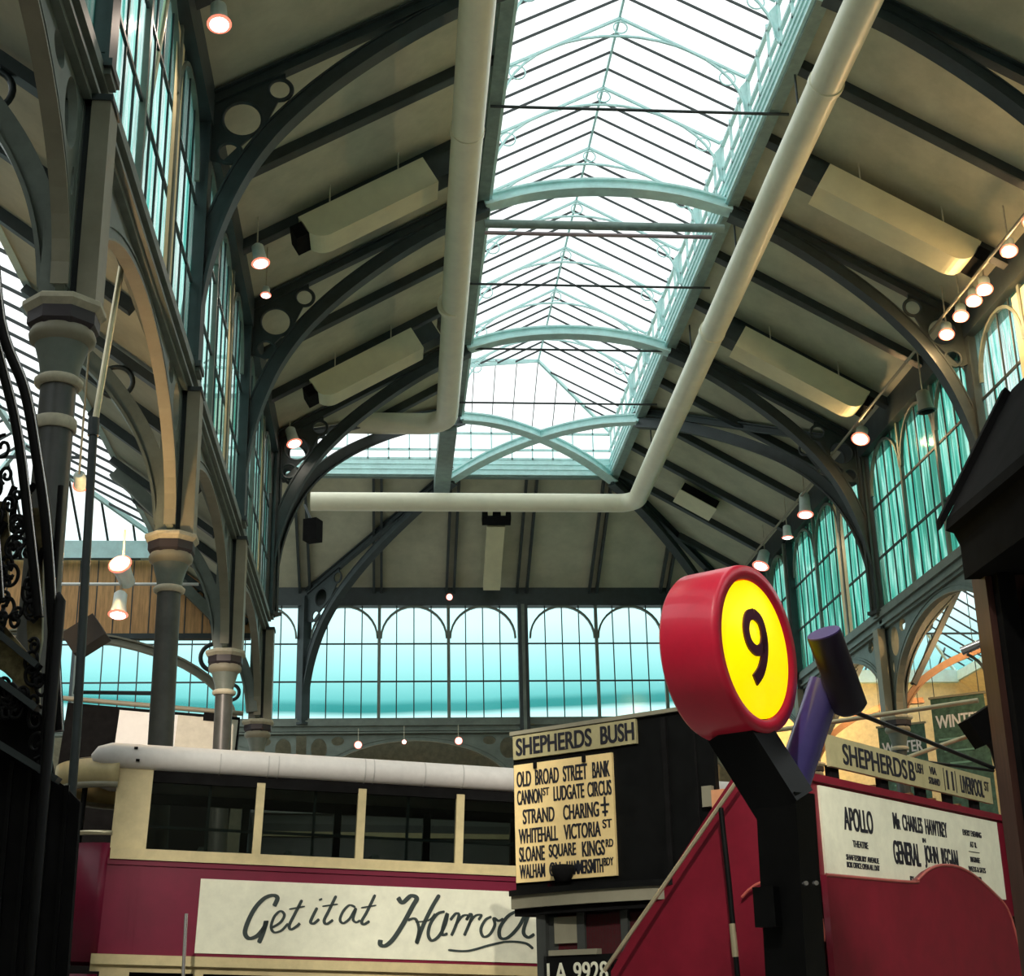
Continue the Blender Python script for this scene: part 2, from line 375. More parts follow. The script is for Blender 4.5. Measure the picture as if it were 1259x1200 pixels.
while y < YF-.1:
    if i % 4:
        if y < YN: gb.bar((0, y, ZR), (-SW, y, ZG), .022, .05)
        elif y < YC: gb.bar((0, y, ZR), (-SW*(YC-y)/SW, y, ZR-(ZR-ZG)*(YC-y)/SW), .022, .05)
        if y < YC: gb.bar((0, y, ZR), (SW, y, ZG), .022, .05)
        else: k = (y-YC)/SW; gb.bar((SW*k, y, ZR-(ZR-ZG)*k), (SW, y, ZG), .022, .05)
    y += sp_; i += 1
x = XWR
while x < SW-.1:
    k = max(0, x/SW); gb.bar((x, YC+SW*k, ZR-(ZR-ZG)*k), (x, YF, ZG), .022, .05)
    if x < -.2:
        k = min(1, -x/SW); gb.bar((x, YC, ZR), (x, YC-SW*k, ZR-(ZR-ZG)*k), .022, .05)
    x += .62
gb.build('glazing_bars', BAR, sk)
gp = MB()
def quad(mb, *p): mb.add(p, [tuple(range(len(p)))])
e_ = .06
quad(gp, (0, YS, ZR+e_), (0, YC, ZR+e_), (-SW, YN, ZG+e_), (-SW, YS, ZG+e_))
quad(gp, (0, YS, ZR+e_), (0, YC, ZR+e_), (SW, YF, ZG+e_), (SW, YS, ZG+e_))
quad(gp, (XWR, YC, ZR+e_), (0, YC, ZR+e_), (SW, YF, ZG+e_), (XWR, YF, ZG+e_))
quad(gp, (XWR, YC, ZR+e_), (0, YC, ZR+e_), (-SW, YN, ZG+e_), (XWR, YN, ZG+e_))
for s in (-1, 1): quad(gp, (s*SW, YS, ZC1), (s*SW, YS, ZG), (s*SW, YN if s < 0 else YF, ZG), (s*SW, YN if s < 0 else YF, ZC1))
quad(gp, (XWR, YF, ZC1), (XWR, YF, ZG), (SW, YF, ZG), (SW, YF, ZC1))
gp.build('pane', G_SKY, sk)
# light trusses under the glass
tr_n = 0
i = 0; y = Y1-BAY
truss0 = None
while y < YN+.2:
    if truss0 is None:
        truss0 = thing('skylight_truss', None, 'truss', (0, y, ZC1), 'skylight trusses')
        M = frame((0, y, 0), (1, 0, 0), (0, 0, 1), (0, -1, 0)); mb = MB(M)
        for s in (-1, 1): mb.bar((0, ZR-.06, 0), (s*SW*.98, ZG-.04, 0), .05, .05, (0, 0, 1)); 
        mb.build('rafter', CYAN, truss0)
        mb = MB(M); mb.sweep([(-2.28*math.cos(q*PI/20), 17.05+1.62*math.sin(q*PI/20)) for q in range(21)], -.02, .02, -.02, .02); mb.build('arch_bow', CYAN, truss0)
        for cx, cz, r in ((0, 18.86, .13), (-1.98, 17.80, .15), (1.98, 17.80, .15)):
            mb = MB(); mb.torus((cx, cz, 0), r, .016, M, 20, 5); mb.build('ring', CYAN, truss0)
        for s in (-1, 1): MB(M).prism([(s*2.33, 16.95), (s*2.33, 17.75), (s*2.2, 17.6), (s*2.28, 17.0)], -.02, .02).build('bracket', CYAN, truss0)
        t = truss0
    else:
        t = dup(truss0); t.location.y = y
    t['label'] = 'pale cyan bowed skylight truss with small rings, %s counted from the camera' % ordn(i)
    i += 1; y += BAY/3
# thin tie rods and the pair of lamp pipes across the rooflight
for i, (y, lab) in enumerate(((Y1, 'at the top edge of the picture'), (Y1+BAY/2, 'above the second skylight arch'), (Y2+BAY/2, 'between the two skylight arches'), (Y3, 'crossing the far skylight arch'), (Y3+BAY/2, 'before the glazed gable end'))):
    zt_ = 16.30
    setp(MB().tube([(-SW-.2, y, zt_), (SW+.35, y, zt_)], .028, 8).build('tie_rod', BAR), 'thin dark tie rod across the skylight, '+lab, 'rod', 'skylight tie rods')
t = thing('service_pipe', 'thick grey green pipe pair across the skylight below the near arch', 'pipe', (0, Y2, 15.8))
MB().tube([(-SW-.1, Y2-.05, 15.86), (SW-.12, Y2-.05, 15.86)], .085, 12).build('pipe', CURB, t)
MB().tube([(-SW-.1, Y2-.12, 15.62), (SW-.4, Y2-.12, 15.62)], .04, 10).build('conduit', mat('mauve_conduit', (.28, .22, .24), .4), t)

# ------------------------------------------------------------------ roof frames
SOF = [(6.93, 9.9), (6.90, 10.6), (6.80, 11.35), (6.62, 12.05), (6.34, 12.75), (5.96, 13.38), (5.5, 13.93), (5.0, 14.42), (4.4, 14.92), (3.8, 15.36), (3.2, 15.74), (2.38, 16.13)]
def roof_frame(name, label, M, k=1.0, halves=(-1, 1), crown=True, group=None, cap='roof arches'):
    """M: frame with u across (0 = middle), v = height, w along the hall; k stretches u for the diagonal ones"""
    t = thing(name, label, 'arch', tuple(M @ Vector((0, ZSILL, 0))), group)
    sof = [(p.x, p.y) for p in smooth([(a*k, b) for a, b in SOF], 4)]
    for s in halves:
        Ms = M @ Matrix.Diagonal((s, 1, 1, 1))
        mb = MB(Ms); mb.sweep(sof, -.25, 0, -.05, .05); mb.sweep(sof, -.03, .015, -.14, .14); mb.sweep(sof, -.265, -.235, -.07, .07)
        mb.build('rib', IRON, t)
        mb = MB(Ms); a, b = (6.92*k, ZE1-.1), (SW*k, zr(SW)-.1)
        mb.sweep([a, b], -.0, .14, -.05, .05); mb.sweep([a, b], .12, .15, -.09, .09); mb.sweep([a, b], -.03, .0, -.13, .13)
        mb.build('rafter', IRON, t)
        mb = MB(Ms); mb.box(6.9*k, 7.12*k, ZSILL, ZE0+.3, -.13, .13); mb.box(6.88*k, 6.92*k, ZSILL, ZE0+.2, -.17, .17)
        mb.box(6.84*k, 7.16*k, 9.72, 9.8, -.2, .2); mb.build('post', IRON, t)
        # spandrel with three rings
        RG = ((6.45, 13.70, .29), (5.93, 14.22, .17), (6.62, 13.14, .165))
        out_ = [(6.90*k, 14.00), (6.90*k, 13.02), (6.74*k, 12.95), (6.44*k, 13.28), (6.12*k, 13.62)]+[(5.93*k+.2*math.cos(math.radians(a)), 14.22+.2*math.sin(math.radians(a))) for a in (275, 250, 225, 200, 180, 160, 135, 115)]+[(5.86*k, 14.55)]
        plate('spandrel', IRON, out_, [circ(cu_+(k-1)*cu_, cv, r, 28) for cu_, cv, r in RG], -.025, .025, Ms, t)
        for (cu_, cv, r) in RG:
            mb = MB(); mb.torus((cu_, cv, 0), r+.005, .035, Ms @ Matrix.Translation(((k-1)*cu_, 0, 0)), 28, 6); mb.build('ring', IRON, t)
    if crown:
        cr = [(p.x, p.y) for p in smooth([(-2.45*k, 16.24), (-1.6*k, 16.50), (-.8*k, 16.63), (0, 16.67), (.8*k, 16.63), (1.6*k, 16.50), (2.45*k, 16.24)], 5)]
        mb = MB(M); mb.sweep(cr, 0, .22, -.06, .06); mb.sweep(cr, -.02, .02, -.17, .17); mb.sweep(cr, .2, .24, -.12, .12)
        mb.build('crown_arch', CYAN, t)
    return t
def nave(y): return frame((0, y, 0), (1, 0, 0), (0, 0, 1), (0, 1, 0))
roof_frame('roof_arch', 'dark iron roof arch above the camera, only its left post in view', nave(Y0), group='roof arches')
roof_frame('roof_arch', 'dark iron roof arch cut by the top edge of the picture', nave(Y1), group='roof arches')
roof_frame('roof_arch', 'iron roof arch just before the pipe pair across the skylight', nave(Y2), group='roof arches')
roof_frame('roof_arch', 'iron roof arch farthest along the nave, before the crossing', nave(Y3), group='roof arches')
S2 = math.sqrt(.5)
roof_frame('diagonal_arch', 'diagonal iron arch crossing from the near left to the far right corner', frame((0, YC, 0), (S2, S2, 0), (0, 0, 1), (-S2, S2, 0)), math.sqrt(2), group='diagonal arches over the crossing')
roof_frame('diagonal_arch', 'diagonal iron arch crossing from the far left to the near right corner', frame((0, YC, 0), (S2, -S2, 0), (0, 0, 1), (S2, S2, 0)), math.sqrt(2), group='diagonal arches over the crossing')

# intermediate rafters
def rafter(p, q, label, grp):
    t = MB(); t.bar(p, q, .17, .22); t.bar(Vector(p)-Vector((0, 0, .1)), Vector(q)-Vector((0, 0, .1)), .22, .04)
    return setp(t.build('rafter', IRON), label, 'rafter', grp)
for s, nm in ((-1, 'left'), (1, 'right')):
    n_ = 0
    for bay in range(-1, 5):
        base = Y1+bay*BAY if bay < 3 else (Y3 if bay == 3 else YM); L = BAY if bay < 2 else 7.0
        if bay == 2: base = Y3
        if bay > 2 and bay == 3: base = YM
        if bay == 4: continue
        L = BAY if bay < 2 else 7.0
        for k in (1, 2, 3):
            if k == 3 and not (bay >= 2 and s > 0 and bay < 3): continue
            y = base+L*k/3
            uo, ui = 6.95, SW+.15
            if s < 0 and y > Y3: uo = 6.95-(y-Y3)
            if s > 0 and y > YF: ui = SW+.15+(y-YF)
            if uo-ui < .6: continue
            rafter((s*uo, y, zr(uo)-.1), (s*ui, y, zr(ui)-.1), 'slim dark rafter on the %s roof slope, %s from the near end' % (nm, ordn(n_)), 'rafters of the %s slope' % nm)
            n_ += 1
for i, x in enumerate((-7, -4.67, -2.33, 0, 2.33, 4.67)):
    ui = YF+.1 if x < SW else YF+(x-SW)+.1
    def zy(y): return ZE1+(YB-.1-y)*.58
    m_ = MB(); w = .12 if x not in (-7, 0) else .16
    for d in (-w, w): m_.bar((x+d, YB-.05, zy(YB)-.06), (x+d, ui, zy(ui)-.12), .08, .2)
    setp(m_.build('rafter', IRON), 'paired dark rafter on the far roof slope, %s from the left end' % ordn(i), 'rafter', 'rafters of the far slope')
# posts of the back wall and mid right wall
for x, lb in ((-14, 'behind the left aisle'), (0, 'in the middle of the back windows')):
    t = thing('wall_post', 'dark iron post '+lb, 'post', (x, YB-.1, 0))
    MB().box(x-.16, x+.16, YB-.2, YB+.1, 0, ZE0+.1).build('post', IRON, t); MB().box(x-.05, x+.05, YB-.26, YB-.2, 8.5, ZE0).build('fillet', IRONL, t)
t = thing('wall_post', 'dark iron post among the far right clerestory windows', 'post', (7, YM, 0))
MB().box(6.86, 7.15, YM-.15, YM+.15, 0, ZE0+.1).build('post', IRON, t); MB().box(6.8, 6.86, YM-.05, YM+.05, 9.8, ZE0).build('fillet', IRONL, t)

# ------------------------------------------------------------------ columns
def column(x, y, label, group, s):
    t = thing('iron_column', label, 'column', (x, y, 0), group)
    c = (x, y, 0)
    MB().lathe([(.30, 0), (.30, .12), (.22, .3), (.165, .45), (.16, 4), (.15, 6.62)], c, 24).build('shaft', SHAFT, t)
    MB().lathe([(.175, 6.60), (.20, 6.62), (.205, 6.66), (.17, 6.69)], c, 24).build('ring', STONE, t)
    MB().lathe([(.155, 6.68), (.175, 6.80), (.215, 6.94), (.225, 6.98)], c, 24).build('bell', IRONL, t)
    MB().lathe([(.225, 6.98), (.275, 7.02), (.285, 7.07), (.265, 7.12)], c, 24).build('echinus', BEIGE, t)
    MB().lathe([(.27, 7.11), (.31, 7.15), (.31, 7.26)], c, 8, False, PI/8).build('neck', NECK, t)
    MB().lathe([(.31, 7.26), (.36, 7.31), (.36, 7.35), (.335, 7.37)], c, 8, False, PI/8).build('abacus', STONE, t)
    mb = MB()
    mb.box(x+.12, x+.29, y-.17, y+.17, 7.36, 9.36) if s < 0 else mb.box(x-.29, x-.12, y-.17, y+.17, 7.36, 9.36)
    mb.build('pilaster', BEIGE, t)
    mb = MB(); mb.box(x-.20, x+.05, y-.17, y+.17, 7.36, 9.60) if s < 0 else mb.box(x-.05, x+.20, y-.17, y+.17, 7.36, 9.6); mb.build('pilaster_back', IRONL, t)
    mb = MB(); mb.box(x+.04, x+.13, y-.08, y+.10, 7.36, 9.60) if s < 0 else mb.box(x-.13, x-.04, y-.08, y+.1, 7.36, 9.6); mb.build('pilaster_recess', IRON, t)
    mb = MB(); mb.box(x-.22, x+.31, y-.19, y+.19, 9.36, 9.42); mb.build('collar', IRON, t)
    MB().lathe([(.17, 6.2), (.178, 6.21), (.178, 6.30), (.17, 6.31)], c, 24).build('band', STONE, t) if y == Y0 else None
    mb = MB(); mb.box(x-s*.1-.16, x-s*.1+.16, y-.15, y+.15, 9.66, ZSILL+.06); mb.build('plinth', IRONL, t)
    return t
names = {Y0: 'nearest', Y1: 'second', Y2: 'third', Y3: 'fourth'}
for y in (Y0-BAY, Y0, Y1, Y2, Y3):
    if y < Y0: continue
    column(-7.12, y, 'dark cast iron column with cream octagonal capital on the left, %s from the camera' % names[y], 'columns of the left arcade', -1)
for y, lb in ((Y1, 'nearest'), (Y2, 'beside the dark canopy'), (Y3, 'behind the purple lamp'), (YM, 'hidden low behind the bus, third')):
    column(7.12, y, 'iron column of the right arcade, '+lb, 'columns of the right arcade', 1)
# arcade arches
ar0 = {}
def arcade(M, L, label, group, z1=9.40):
    t = thing('arcade_arch', label, 'arch', tuple(M @ Vector((L/2, ZCAP, 0))), group)
    a, b = .16, L-.16; cx = L/2; rx = (b-a)/2-.12; zs = 7.45; rz = z1-zs-.18
    arc = [(cx-rx*math.cos(q*PI/28), zs+rz*math.sin(q*PI/28)) for q in range(29)]
    outl = [(a, zs-.1), (a, z1), (b, z1), (b, zs-.1)]+[(cx+rx*math.cos(q*PI/28), zs+rz*math.sin(q*PI/28)) for q in range(29)]
    holes = []
    for s in (-1, 1):
        holes += [circ(cx+s*(L/2-.55), 8.98, .25, 24, .33), circ(cx+s*(L/2-1.13), 9.22, .20, 20, .14), circ(cx+s*(L/2-.30), 8.45, .06, 12, .14)]
    plate('spandrel', IRONL, outl, holes, -.04, .04, M, t)
    mb = MB(M); mb.sweep(arc, -.0, .07, -.06, .06); mb.sweep(arc, .11, .14, -.06, .06); mb.build('arch_moulding', IRONL, t)
    mb = MB(M)
    mb.sweep(arc, -.02, .0, -.075, .075); mb.build('soffit_bead', BEIGE, t)
    return t
bn = {Y0-BAY: 'nearest', Y0: 'second', Y1: 'third', Y2: 'fourth'}
for y in (Y0-BAY, Y0, Y1, Y2): arcade(side_frame(-1, y) @ Matrix.Translation((0, 0, .12)), BAY, 'grey green arcade arch with pierced spandrels on the left side, %s from the camera' % bn[y], 'arches of the left arcade')
for y, L, lb in ((Y1, BAY, 'behind the dark canopy'), (Y2, BAY, 'framing the bright yellow aisle'), (Y3, 7, 'right of the purple lamp head'), (YM, 7, 'at the far end')):
    arcade(side_frame(1, y) @ Matrix.Translation((0, 0, .12)), L, 'grey green arcade arch on the right side, '+lb, 'arches of the right arcade')
for x, lb in ((-14, 'left of the round columns'), (-7, 'above the tram roof'), (0, 'behind the red drum sign')):
    arcade(frame((x, YB+.05, 0), (1, 0, 0), (0, 0, 1), (0, 1, 0)), 7, 'grey green arcade arch under the back windows, '+lb, 'arches of the back wall')

# ------------------------------------------------------------------ side aisles
def aisle(s):
    yE = Y3-.1 if s < 0 else YB
    X = lambda x: s*x
    t_ = []
    for pts in ([(7.35, YS, 9.62), (9.3, YS, 11.05), (9.3, yE, 11.05), (7.35, yE, 9.62)], [(16.6, YS, 9.62), (14.2, YS, 11.05), (14.2, yE, 11.05), (16.6, yE, 9.62)]):
        mb = MB(); slab(mb, [(X(p[0]), p[1], p[2]) for p in pts]); setp(mb.build('ceiling', CEIL if s < 0 else YWALL), kind='structure')
    setp(MB().box(X(16.6), X(16.8), YS, yE, 0, 9.75).build('wall_left' if s < 0 else 'wall_right', BRICK), kind='structure')
    WN[0] += 1; w_ = thing('window_%d' % WN[0], None, None, (X(11.9), 20, 11)); w_['kind'] = 'structure'
    mb = MB(); yh = yE-2.6
    for a in (9.3, 14.2): mb.box(X(a)-.05, X(a)+.05, YS, yE, 11.0, 11.3)
    mb.box(X(9.3), X(14.2), yE-.25, yE-.05, 10.95, 11.35)
    mb.bar((X(11.97), YS, 12.75), (X(11.97), yh, 12.75), .1, .12); mb.bar((X(11.97), yh, 12.75), (X(9.35), yE-.1, 11.35), .08, .1); mb.bar((X(11.97), yh, 12.75), (X(14.15), yE-.1, 11.35), .08, .1)
    mb.build('frame', CYAN, w_)
    mb = MB(); y = YS
    while y < yE-.2:
        k = max(0, (y-yh)/(yE-yh)); q = 1-k
        for a in (9.3, 14.2):
            xt = 11.97+(a-11.97)*k; zt2 = 12.75-1.4*k
            mb.bar((X(xt), y, zt2), (X(a), y, 11.35), .028, .05)
        y += .72
    for j in range(1, 8):
        a = 9.35+4.8*j/8; k = min(1, abs(a-11.97)/2.6); mb.bar((X(a), yh+(yE-yh)*k, 12.75-1.4*k), (X(a), yE-.1, 11.35), .04, .06)
    mb.build('glazing_bars', BAR, w_)
    mb = MB()
    quad(mb, (X(9.3), YS, 11.4), (X(11.97), YS, 12.8), (X(11.97), yh, 12.8), (X(9.3), yE, 11.4)); quad(mb, (X(14.2), YS, 11.4), (X(11.97), YS, 12.8), (X(11.97), yh, 12.8), (X(14.2), yE, 11.4))
    quad(mb, (X(9.3), yE, 11.4), (X(11.97), yh, 12.8), (X(14.2), yE, 11.4)); mb.build('pane', G_SKY, w_)
    # aisle arches
    sof = [(p.x, p.y) for p in smooth([(7.33, 7.5), (7.40, 8.0), (7.55, 8.5), (7.80, 9.0), (8.2, 9.55), (8.7, 10.05), (9.0, 10.35), (9.3, 10.6)], 4)]
    for n_, y in enumerate((Y0, Y1, Y2, Y3-.3) if s < 0 else (Y1, Y2, Y3, YM)):
        t = thing('aisle_arch', 'dark bracket arch of the %s aisle roof, %s from the camera' % ('left' if s < 0 else 'right', ordn(n_)), 'arch', (X(7.4), y, ZCAP), 'aisle arches %s' % ('left' if s < 0 else 'right'))
        m2 = frame((0, y, 0), (s, 0, 0), (0, 0, 1), (0, 1, 0))
        if s > 0:
            lo_ = [(p.x, p.y) for p in smooth([(7.27, 7.39), (7.72, 8.03), (8.34, 8.46), (8.95, 8.73), (9.6, 8.93), (10.4, 9.0)], 4)]
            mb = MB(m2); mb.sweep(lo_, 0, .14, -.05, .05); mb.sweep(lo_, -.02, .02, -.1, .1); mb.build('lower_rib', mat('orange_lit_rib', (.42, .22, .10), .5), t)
            mb = MB(m2); mb.bar((7.6, 8.1, 0), (9.2, 10.8, 0), .12, .16, (0, 0, 1)); mb.build('brace', IRON, t)
        for mir in (0, 1):
            pp = sof if not mir else [(23.95-a, b) for a, b in sof[::-1]]
            mb = MB(m2); mb.sweep(pp, -.2, 0, -.05, .05) if False else None
            mb.sweep(pp, 0, .22, -.05, .05) if not mir else mb.sweep(pp, 0, .22, -.05, .05)
            mb.sweep(pp, -.02, .02, -.11, .11); mb.build('rib', IRONL if s < 0 else IRON, t)
            a0, b0 = ((7.4, 9.5), (9.3, 10.9)) if not mir else ((16.55, 9.5), (14.2, 10.9))
            mb = MB(m2); mb.bar((a0[0], a0[1], 0), (b0[0], b0[1], 0), .12, .2, (0, 0, 1)); mb.build('rafter', IRON, t)
        mb = MB()
        mb.torus((7.98, 9.55, 0), .22, .035, m2, 24, 6); mb.torus((8.45, 10.1, 0), .12, .03, m2, 20, 6); mb.build('ring', IRON, t)
        mb = MB(m2); mb.bar((9.8, 10.95, 0), (14.15, 10.95, 0), .05, .05, (0, 0, 1)); mb.build('tie', IRON, t)
    for n_, y in enumerate([Y0+BAY*q/3 for q in range(-2, 9) if q % 3]+([] if s < 0 else [Y3+2.3, Y3+4.6])):
        m_ = MB().bar((X(7.4), y, 9.55), (X(9.25), y, 10.93), .14, .16)
        setp(m_.build('rafter', IRON), 'short dark rafter of the %s aisle roof, %s from the near end' % ('left' if s < 0 else 'right', ordn(n_)), 'rafter', 'aisle rafters')
aisle(-1); aisle(1)
# end wall of the left aisle: boarding over an arched opening
t = thing('wall_left_end', None, None, (-12, Y3, 9)); t['kind'] = 'structure'
M = frame((0, Y3, 0), (1, 0, 0), (0, 0, 1), (0, 1, 0))
arc = [(-12+4.3*math.cos(q*PI/30), 7.2+2.05*math.sin(q*PI/30)) for q in range(31)]
plate('boarding', WOOD, [(-16.6, 9.25), (-16.6, 11.0), (-7.35, 11.0), (-7.35, 9.25)], [], -.05, .05, M, t)
mb = MB(M); mb.box(-16.6, -7.35, 9.18, 9.30, -.1, .1); mb.build('rail', IRON, t)
mb = MB(M); mb.sweep(arc, -.14, 0, -.08, .08); mb.sweep(arc, -.16, -.12, -.14, .14); mb.sweep(arc, -.02, .02, -.14, .14); mb.build('arch', BEIGE, t)
mb = MB(); mb.torus((-8.12, 8.78, 0), .30, .05, M, 28, 6); mb.torus((-7.72, 8.0, 0), .17, .04, M, 20, 6); mb.build('ring', IRON, t)
mb = MB(M)
for q in range(1, 24): mb.box(-16.6+q*.39-.012, -16.6+q*.39+.012, 9.3, 11.0, -.06, -.045)
mb.build('board_joints', IRON, t)

# ------------------------------------------------------------------ big cream pipes
t = thing('heating_pipe', 'fat cream pipe along the left of the skylight, bending left at the far end', 'pipe', (-3.05, 20, 15.15))
pl_ = [(-3.15, 8, 15.15), (-3.02, 24, 15.15), (-2.90, 33.7, 15.15)]
bend = [(-2.90-.6*(1-math.cos(q*PI/12)), 33.7+.6*math.sin(q*PI/12), 15.15) for q in range(1, 7)]
MB().tube(pl_+bend+[(-6.3, 34.3, 15.15)], .27, 24).build('pipe', PIPE, t)
for y in (13.0, 21.1, 27.6): MB().tube([(-3.05, y-.06, 15.15), (-3.05, y+.06, 15.15)], .29, 24).build('coupling', PIPE, t)
mb = MB()
for y in (16, 21, 26, 31): mb.tube([(-3.05, y, 15.4), (-3.05, y, 16.3)], .02, 6)
mb.build('hanger', IRON, t)
t = thing('heating_pipe', 'fat cream pipe right of the skylight turning left across the hall end', 'pipe', (2.6, 20, 15.1))
bend = [(2.82-.5*(1-math.cos(q*PI/12)), 39.75+.5*math.sin(q*PI/12), 15.08) for q in range(1, 7)]
MB().tube([(2.38, 8, 15.1), (2.55, 22, 15.1), (2.82, 39.75, 15.08)]+bend+[(-6.55, 40.25, 15.08)], .27, 24).build('pipe', PIPE, t)
for y in (19.4, 28.6): MB().tube([(2.38+.0128*(y-8), y-.06, 15.1), (2.38+.0128*(y-8), y+.06, 15.1)], .29, 24).build('coupling', PIPE, t)
mb = MB()
for y in (16, 21, 26, 31, 37): mb.tube([(2.38+.0137*(y-8), y, 15.3), (2.38+.0137*(y-8), y, 16.4)], .02, 6)
mb.build('hanger', IRON, t)
setp(MB().box(-2.98, -2.52, YN-.3, YF+.35, 15.85, 16.32).build('gutter_box', CURB), 'ribbed grey green gutter box ending below the left pipe bend', 'gutter')

# ------------------------------------------------------------------ air ducts hung from the slopes
SL = math.atan(.58)
def air_duct(s, yc, ua, ub, label, w=.62, h=.56):
    """ua high end, ub low end (distance from the middle)"""
    L = (ub-ua)/math.cos(SL)
    t = thing('air_duct', label, 'duct', (s*ua, yc, zr(ua)-.45), 'air ducts under the roof')
    ex = Vector((s*math.cos(SL), 0, -math.sin(SL))); ez = Vector((s*math.sin(SL), 0, math.cos(SL))); ey = ez.cross(ex)
    M = frame((s*ua, yc, zr(ua)-.33), ex, ey, ez)
    n = 8; prof = [(0, 0), (0, -h)]
    prof += [(L-.35+.35*math.sin(q*PI/2/n), -h+.35*(1-math.cos(q*PI/2/n))*.9) for q in range(n+1)] + [(L, 0)]
    M2 = frame(M.translation, ex, ez, ex.cross(ez))
    MB(M2).prism(prof, -w/2, w/2).build('casing', DUCT, t)
    mb = MB(M); mb.box(L-.02, L+.22, -w/2, w/2, -h+.2, -.1); mb.build('outlet', SOOT, t)
    mb = MB(M); mb.box(-.5, 0, -w/2+.05, w/2-.1, -h*.8, -.05); mb.box(-.75, -.65, -w/2+.05, w/2-.1, -h*.8, -.05); mb.build('intake', IRON, t)
    mb = MB()
    for k in (.2, .75):
        for d in (-.3, .3):
            p = M @ Vector((L*k, d, .0)); mb.tube([p, p+Vector((0, 0, .34))], .014, 6)
    mb.build('hanger', STONE, t)
    return t
air_duct(-1, 23.05, 3.75, 5.9, 'long cream air duct on the left slope, nearer of two')
air_duct(-1, 29.95, 3.85, 6.05, 'long cream air duct on the left slope, farther of two')
air_duct(1, 23.05, 3.62, 6.25, 'long cream air duct on the right slope, nearer of two')
air_duct(1, 29.85, 3.65, 6.35, 'long cream air duct on the right slope, farther of two')
t = thing('air_grille', 'short cream air box with dark grille on the far right slope', 'duct', (4.8, 40.5, 15))
ex = Vector((math.cos(SL), 0, -math.sin(SL))); ez = Vector((math.sin(SL), 0, math.cos(SL)))
M = frame((4.15, 40.1, zr(4.15)-.25), ex, (0, 1, 0), ez)
MB(M).box(0, 1.2, -.45, .65, -.22, .05).build('casing', DUCT, t); MB(M).box(.03, 1.17, -.47, -.45, -.2, .04).build('grille', SOOT, t)
t = thing('air_duct', 'upright cream air duct on the far roof slope above the back windows', 'duct', (-1, 44, 14.8), 'air ducts under the roof')
ey = Vector((0, math.cos(SL), -math.sin(SL))); ez = Vector((0, math.sin(SL), math.cos(SL)))
M = frame((-1.03, 43.3, ZE1+(YB-.1-43.3)*.58-.3), (1, 0, 0), ey, ez)
MB(M).box(-.27, .27, 0, 2.75, -.3, .0).build('casing', DUCT, t); MB(M).box(-.44, .44, -.42, -.1, -.34, -.05).build('bracket', SOOT, t)
mb = MB(M)
for d in (-.2, .2): mb.box(d-.07, d+.07, -.75, -.3, -.25, -.1)
mb.build('hose', DUCT, t)

# ------------------------------------------------------------------ lamps
def lamp(loc, label, group, d=(0, 0, -1), r=.13, L=.3, warm=False, power=60, rod=.9, on=True, name='spot_lamp', spread=2.0, col=None):
    loc = Vector(loc); d = Vector(d).normalized()
    t = thing(name, label, 'lamp', loc, group)
    ax = d.cross(Vector((0, 1, 0)));  ax.normalize(); M = frame(loc, ax, d.cross(ax), d)
    MB(M).lathe([(r*.55, -L), (r*.8, -L*.9), (r*.85, -L*.3), (r, 0), (r*1.02, .03)], n=18).build('body', LAMPB if on else BEIGE, t)
    rim_ = MB(M).lathe([(r*1.02, .02), (r*1.22, .035), (r*1.02, .05)], n=18).build('rim', RIM if on else IRON, t)
    MB(M).lathe([(r*.2, .045), (r*.93, .05), (r*.5, .075)], n=18).build('lens', (LENSW if warm else LENS) if on else SOOT, rim_)
    if rod: MB().tube([loc-d*L, loc-d*L+Vector((0, 0, rod))], .014, 6).build('rod', STONE, t)
    if on and power:
        ld = bpy.data.lights.new('bulb', 'POINT' if warm else 'SPOT'); ld.energy = power; ld.shadow_soft_size = .08
        if not warm: ld.spot_size = spread; ld.spot_blend = .6
        ld.color = col or ((1, .62, .28) if warm else (1, .8, .65))
        lo = bpy.data.objects.new('bulb', ld); COL.objects.link(lo); lo.parent = t
        lo.rotation_euler = d.to_track_quat('-Z', 'Y').to_euler(); lo.location = d*.12
    return t
lamp((-6.5, 16.1, 13.45), 'hanging spot lamp with glowing pink lens at the top left', 'hanging spot lamps, left', (.1, -.25, -1), .13, .34)
lamp((-6.5, 22.6, 13.45), 'hanging spot lamp beside the nearer left air duct', 'hanging spot lamps, left', (.2, -.2, -1), .13, .36)
lamp((-6.5, 23.8, 13.45), 'tiny lamp just under the hanging spot by the left air duct', 'hanging spot lamps, left', (0, -.2, -1), .08, .14, rod=1.1, power=15)
lamp((-6.5, 32.0, 13.75), 'hanging spot lamp before the far left spandrel rings', 'hanging spot lamps, left', (.3, -.3, -1), .15, .42, power=50)
for p, lb in (((6.25, 19.9, 13.65), 'cut by the right edge'), ((6.3, 20.9, 13.6), 'second from the right edge'), ((6.3, 21.85, 13.55), 'large and bright, third from the right edge'), ((6.3, 23.0, 13.4), 'pale and small above the group of three'),
              ((6.3, 23.5, 13.42), 'first of the lower three'), ((6.3, 24.15, 13.42), 'middle of the lower three'), ((6.3, 24.9, 13.4), 'last of the lower three')):
    lamp(p, 'warm glowing track lamp at the upper right, '+lb, 'track lamps upper right', (-.25, -.45, -1), .125, .26, warm=True, power=34, rod=.95)
lamp((6.3, 30.35, 13.35), 'warm glowing track lamp hanging right of the far duct', 'track lamps, right', (-.4, -.45, -1), .17, .3, warm=True, power=60, rod=.95)
lamp((6.3, 35.1, 13.1), 'pink glowing track lamp right of the small white bell lamp', 'track lamps, right', (-.1, -.25, -1), .17, .6, power=40, rod=.8)
lamp((6.3, 36.9, 13.05), 'small white bell shaped lamp between two pink ones', 'track lamps, right', (0, 0, -1), .13, .3, power=0, rod=.8)
